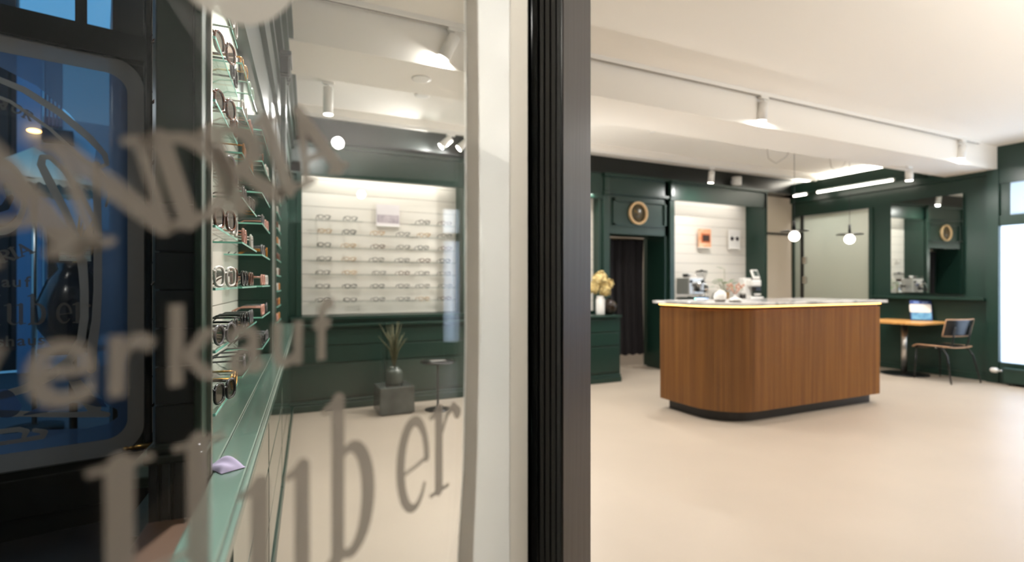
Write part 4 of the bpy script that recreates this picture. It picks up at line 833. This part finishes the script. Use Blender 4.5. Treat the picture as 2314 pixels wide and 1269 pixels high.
# picture cards in the right niche
c1 = T('picture_card', 'orange picture card with a dark square on the white boards', 'picture', onY(1590, 556, 6.44)); c1.location.z = 1.865
P('card', MB().box((-.135, -.03, 0), (.135, -.012, .30)), mat('orange_print', '#d98f5c', .5, hex2='#f3d2b4', vscale=9), c1, bevel=.003); P('dark_square', MB().box((-.055, -.033, .10), (.095, -.03, .20)), mat('brown_print', '#3a2720', .5), c1); P('red_frame', MB().box((-.085, -.0315, .075), (.115, -.030, .225)), mat('copper_print', '#c4683c', .5), c1); P('ledge', MB().box((-.14, -.05, -.012), (.14, 0, 0)), WHITEP, c1)
c2 = T('picture_card', 'white picture card of dark round sunglasses on the white boards', 'picture', onY(1657, 558, 6.44)); c2.location.z = 1.865
P('card', MB().box((-.13, -.03, 0), (.13, -.012, .31)), WHITEP, c2, bevel=.003)
for s in (-1, 1): P('printed_lens', MB().lathe([(.036, 0), (.036, .001), (0, .001)], (s * .062, -.030, .165), 20, RM), mat('lens_print', '#241c26', .5), c2)
P('printed_bridge', MB().box((-.03, -.0315, .168), (.03, -.03, .174)), mat('lens_print', '#241c26', .5), c2); P('ledge', MB().box((-.135, -.05, -.012), (.135, 0, 0)), WHITEP, c2)
sl = T('wall_switch', 'small pale switch plates on the white boards beside the doorway', 'switch', (5.78, 6.47, 1.68)); P('plate', MB().box((-.05, -.012, 0), (.0, 0, .08)), mat('grey_plate', '#c9c3ba', .4), sl, bevel=.003); P('plate', MB().box((.02, -.012, -.02), (.10, 0, .06)), mat('grey_plate', '#c9c3ba', .4), sl, bevel=.003); P('rocker', MB().box((-.035, -.016, .02), (-.015, -.012, .06)), WHITEP, sl)

# ================================================================== TABLE AND CHAIR
tb = T('cafe_table', 'light wood table with steel column and black disc base by the right wall', 'table', (8.26, 4.36, 0))
P('tabletop', MB().prism(rrect(-.36, -.38, .36, .42, .09), .722, .752), MAPLE, tb, bevel=.004); P('column', MB().lathe([(.036, .02), (.036, .70), (.0, .70)], n=20), STEEL, tb); P('top_plate', MB().lathe([(.14, .70), (.14, .722)], n=24), BLACK, tb); P('base', MB().lathe([(0, 0), (.29, 0), (.29, .008), (.27, .014), (.05, .03), (0, .03)], n=40), BLACK, tb); P('lever', MB().tube([(.04, 0, .50), (.075, 0, .52), (.075, 0, .66)], .006, 8), CHROME, tb)
ch = T('chair', 'black plywood chair with pale edges and thin black legs at the table', 'chair', (8.22, 3.88, 0), math.radians(-12))
def shell(fn, nu, nv, th, mb=None):
    v = []; 
    for i in range(nu + 1):
        for j in range(nv + 1): v.append(Vector(fn(i / nu, j / nv)))
    f = [[i * (nv + 1) + j, (i + 1) * (nv + 1) + j, (i + 1) * (nv + 1) + j + 1, i * (nv + 1) + j + 1] for i in range(nu) for j in range(nv)]
    mb = mb or MB(); mb.add(v, f, True); return mb
def seatf(a, b):
    x = (a - .5) * .46 * (1 - .12 * (1 - b)) ; y = (b - .5) * .44
    zz = .448 + .016 * (2 * abs(a - .5)) ** 2 - (.035 * max(0, (b - .8) / .2) ** 2)
    return (x, y, zz)
def backf(a, b):
    x = (a - .5) * .46; zz = .60 + .215 * b; y = -.225 - .05 * b + .05 * (2 * abs(a - .5)) ** 2
    return (x, y, zz)
def solid(name, mb, m, par, th):
    o = P(name, mb, m, par); s = o.modifiers.new('solid', 'SOLIDIFY'); s.thickness = th; s.offset = 0; return o
solid('seat', shell(seatf, 14, 14, 0), BLACK, ch, .011); solid('backrest', shell(backf, 14, 8, 0), BLACK, ch, .011)
edge = [seatf(i / 14, 0) for i in range(15)] + [seatf(1, j / 14) for j in range(1, 15)] + [seatf(i / 14, 1) for i in range(13, -1, -1)] + [seatf(0, j / 14) for j in range(13, 0, -1)]
P('seat_edge', MB().tube(edge, .0068, 6, True), PLYEDGE, ch, 'pale plywood seat edge')
edge = [backf(i / 14, 0) for i in range(15)] + [backf(1, j / 8) for j in range(1, 9)] + [backf(i / 14, 1) for i in range(13, -1, -1)] + [backf(0, j / 8) for j in range(7, 0, -1)]
P('back_edge', MB().tube(edge, .0068, 6, True), PLYEDGE, ch, 'pale plywood backrest edge')
for s in (-1, 1):
    P('leg', MB().tube([(s * .225, .20, 0), (s * .20, .185, .43)], [.009, .011], 10), BLACK, ch)
    P('leg', MB().tube([(s * .245, -.30, 0), (s * .215, -.225, .35), (s * .205, -.17, .432), (s * .20, -.05, .436)], [.009, .011, .011, .011], 10), BLACK, ch)
    P('back_support', MB().tube([(s * .13, -.10, .438), (s * .13, -.19, .45), (s * .13, -.225, .50), (s * .13, -.262, .72)], .009, 8), BLACK, ch)
P('under_frame', MB().tube([(-.2, .185, .432), (.2, .185, .432)], .010, 8).tube([(-.2, -.05, .436), (.2, -.05, .436)], .010, 8), BLACK, ch); P('rivet', MB().ball((.205, -.08, .44), .012, 8, 6).ball((-.205, -.08, .44), .012, 8, 6), CHROME, ch)
bs = T('brochure_stand', 'blue and white leaflet display standing on the cafe table', 'brochure stand', (8.50, 4.26, .756), math.radians(-52))
NAVY = mat('navy', '#27355e', .5)
def lean(o): o.rotation_euler = (math.radians(-14), 0, 0); return o
lean(P('back_panel', MB().box((-.125, .01, 0), (.125, .016, .29)), mat('blue_card', '#1f3f86', .4), bs)); lean(P('white_card', MB().add([(x, -.004, z) for x, z in rrect(-.135, .115, .115, .235, .022)] + [(x, .002, z) for x, z in rrect(-.135, .115, .115, .235, .022)], [list(range(28)), list(range(28, 56))[::-1]] + [[i, 28 + i, 28 + (i + 1) % 28, (i + 1) % 28] for i in range(28)]), WHITEP, bs)); lean(P('leaflet', MB().box((-.115, -.002, .012), (.115, .006, .118)), mat('sea_print', '#2a74ae', .4, hex2='#79b8d8', vscale=14), bs))
lean(P('header_print', MB().box((-.085, .006, .252), (-.02, .0095, .276)).box((.02, .006, .252), (.085, .0095, .276)), mat('pale_blue_print', '#6f8fcf', .5), bs)); P('foot', MB().box((-.12, -.02, 0), (.12, .10, .006)), LENSC, bs)

# ================================================================== CEILING FIXTURES
def track(x0, x1, y, z0, lab):
    t = T('light_track', lab, 'track', ((x0 + x1) / 2, y, z0)); h_ = (x1 - x0) / 2
    P('rail', MB().box((-h_, -.018, -.034), (h_, .018, 0)), WHITEP, t); P('slot', MB().box((-h_, -.006, -.036), (h_, .006, -.034)), mat('slot_dark', '#6b655c', .6), t); P('end_cap', MB().box((-h_ - .01, -.02, -.037), (-h_, .02, 0)), WHITEP, t); P('end_cap', MB().box((h_, -.02, -.037), (h_ + .01, .02, 0)), WHITEP, t)
track(-.0, 8.1, 3.43, H, 'long white light track along the ceiling beam'); track(.3, 8.2, 5.65, 2.98, 'white light track along the back wall cornice')
def spot(x, y, z, ln, lab, tilt=0, dirz=0, w=9, r=.042, stem=.06):
    t = T('track_spot', lab, 'spotlight', (x, y, z), 0, 'white spotlights on the ceiling')
    P('adapter', MB().box((-.05, -.016, -.025), (.05, .016, 0)), WHITEP, t, bevel=.003); P('stem', MB().tube([(0, 0, -.02), (0, 0, -stem)], .009, 8), WHITEP, t)
    d = Vector((math.sin(tilt) * math.cos(dirz), math.sin(tilt) * math.sin(dirz), -math.cos(tilt))); a = Vector((0, 0, -stem + .01)); b = a + d * ln
    P('housing', MB().tube([a, b - d * .012], r, 20), WHITEP, t)
    P('rim', MB().tube([b - d * .012, b - d * .002], r * 1.06, 20), WHITEP, t); P('lamp_face', MB().tube([b - d * .006, b], r * .9, 20), LAMPF, t)
    l = area(Vector((x, y, z)) + b + d * .006, w, r * 1.5, col=WARM); l.rotation_euler = d.to_track_quat('-Z', 'Y').to_euler()
spot(4.25, 3.43, H - .034, .17, 'white spotlight hanging before the ceiling beam above the counter', .15, PI / 2, 16); spot(7.73, 3.43, H - .034, .17, 'white spotlight at the right end of the beam track', .15, PI / 2, 14)
spot(1.22, 3.43, H - .034, .17, 'white spotlight seen through the door glass at the left of the beam', .5, 2.6, 14); spot(5.92, 5.65, 2.95, .17, 'white spotlight before the cornice above the coffee corner', .12, PI / 2, 9)
spot(.57, 4.9, H, .24, 'long white cylinder lamp seen through the door glass near the left wall', 0, 0, 9); spot(1.96, 5.65, 2.95, .15, 'left of two tilted white spotlights above the back display', .85, PI * .95, 14); spot(2.17, 5.65, 2.95, .15, 'right of two tilted white spotlights above the back display', .85, PI * .95, 8)
spot(7.40, 3.85, 2.75, .13, 'short white cylinder lamp under the beam at the right', 0, 0, 10)
for x, y, z, lab in ((1.07, 3.72, 2.75, 'round downlight set in the underside of the beam'), (1.41, 4.87, H, 'round downlight in the ceiling behind the beam at left'), (7.29, 4.68, H, 'round downlight in the ceiling near the right pendant')):
    t = T('downlight', lab, 'lamp', (x, y, z), 0, 'recessed ceiling downlights'); P('ring', MB().lathe([(.055, -.006), (.07, -.006), (.07, 0), (.055, 0)], n=28), WHITEP, t); P('lamp_face', MB().lathe([(.055, -.003), (0, -.003)], n=28), LAMPF, t)
sd = T('smoke_detector', 'small white detector on the ceiling behind the beam', 'detector', (4.1, 4.8, H)); P('base', MB().lathe([(.05, -.012), (.05, 0)], n=24), WHITEP, sd); P('dome', MB().lathe([(0, -.045), (.02, -.043), (.038, -.03), (.045, -.012)], n=24), WHITEP, sd)
em = T('emergency_lamp', 'white drum shaped lamp on the black cornice above the coffee corner', 'lamp', (6.85, 6.03, 2.83)); P('housing', MB().lathe([(.07, 0), (.075, .02), (.075, .13), (0, .135)], n=28), WHITEP, em); P('bracket', MB().box((-.03, .05, .03), (.03, .10, .09)), WHITEP, em)
for (x, y, lab, sx) in ((6.13, 4.50, 'left pendant lamp with glowing globe under a black disc', -.34), (7.20, 4.47, 'right pendant lamp with glowing globe under a black disc', -.22)):
    t = T('pendant_lamp', lab, 'pendant lamp', (x, y, H), 0, 'pendant lamps behind the counter')
    P('cable', MB().tube([(0, 0, 0), (0, 0, -1.06)], .003, 6), BLACK, t); P('hook', MB().lathe([(.014, -.03), (.016, 0)], n=12), BLACK, t)
    P('swag_cable', MB().tube([(0, 0, -.01), (sx * .35, .03, -.18), (sx * .7, .08, -.26), (sx * .95, .12, -.2), (sx, .14, 0)], .003, 6), mat('grey_cable', '#8d877d', .6), t)
    P('socket', MB().lathe([(.014, -.98), (.016, -1.10)], n=14), BLACK, t); P('shade', MB().lathe([(0, -1.10), (.16, -1.105), (.165, -1.11), (.16, -1.115), (0, -1.115)], n=40), BLACK, t); P('globe', MB().ball((0, 0, -1.175), .062, 20, 14), GLOBE, t)
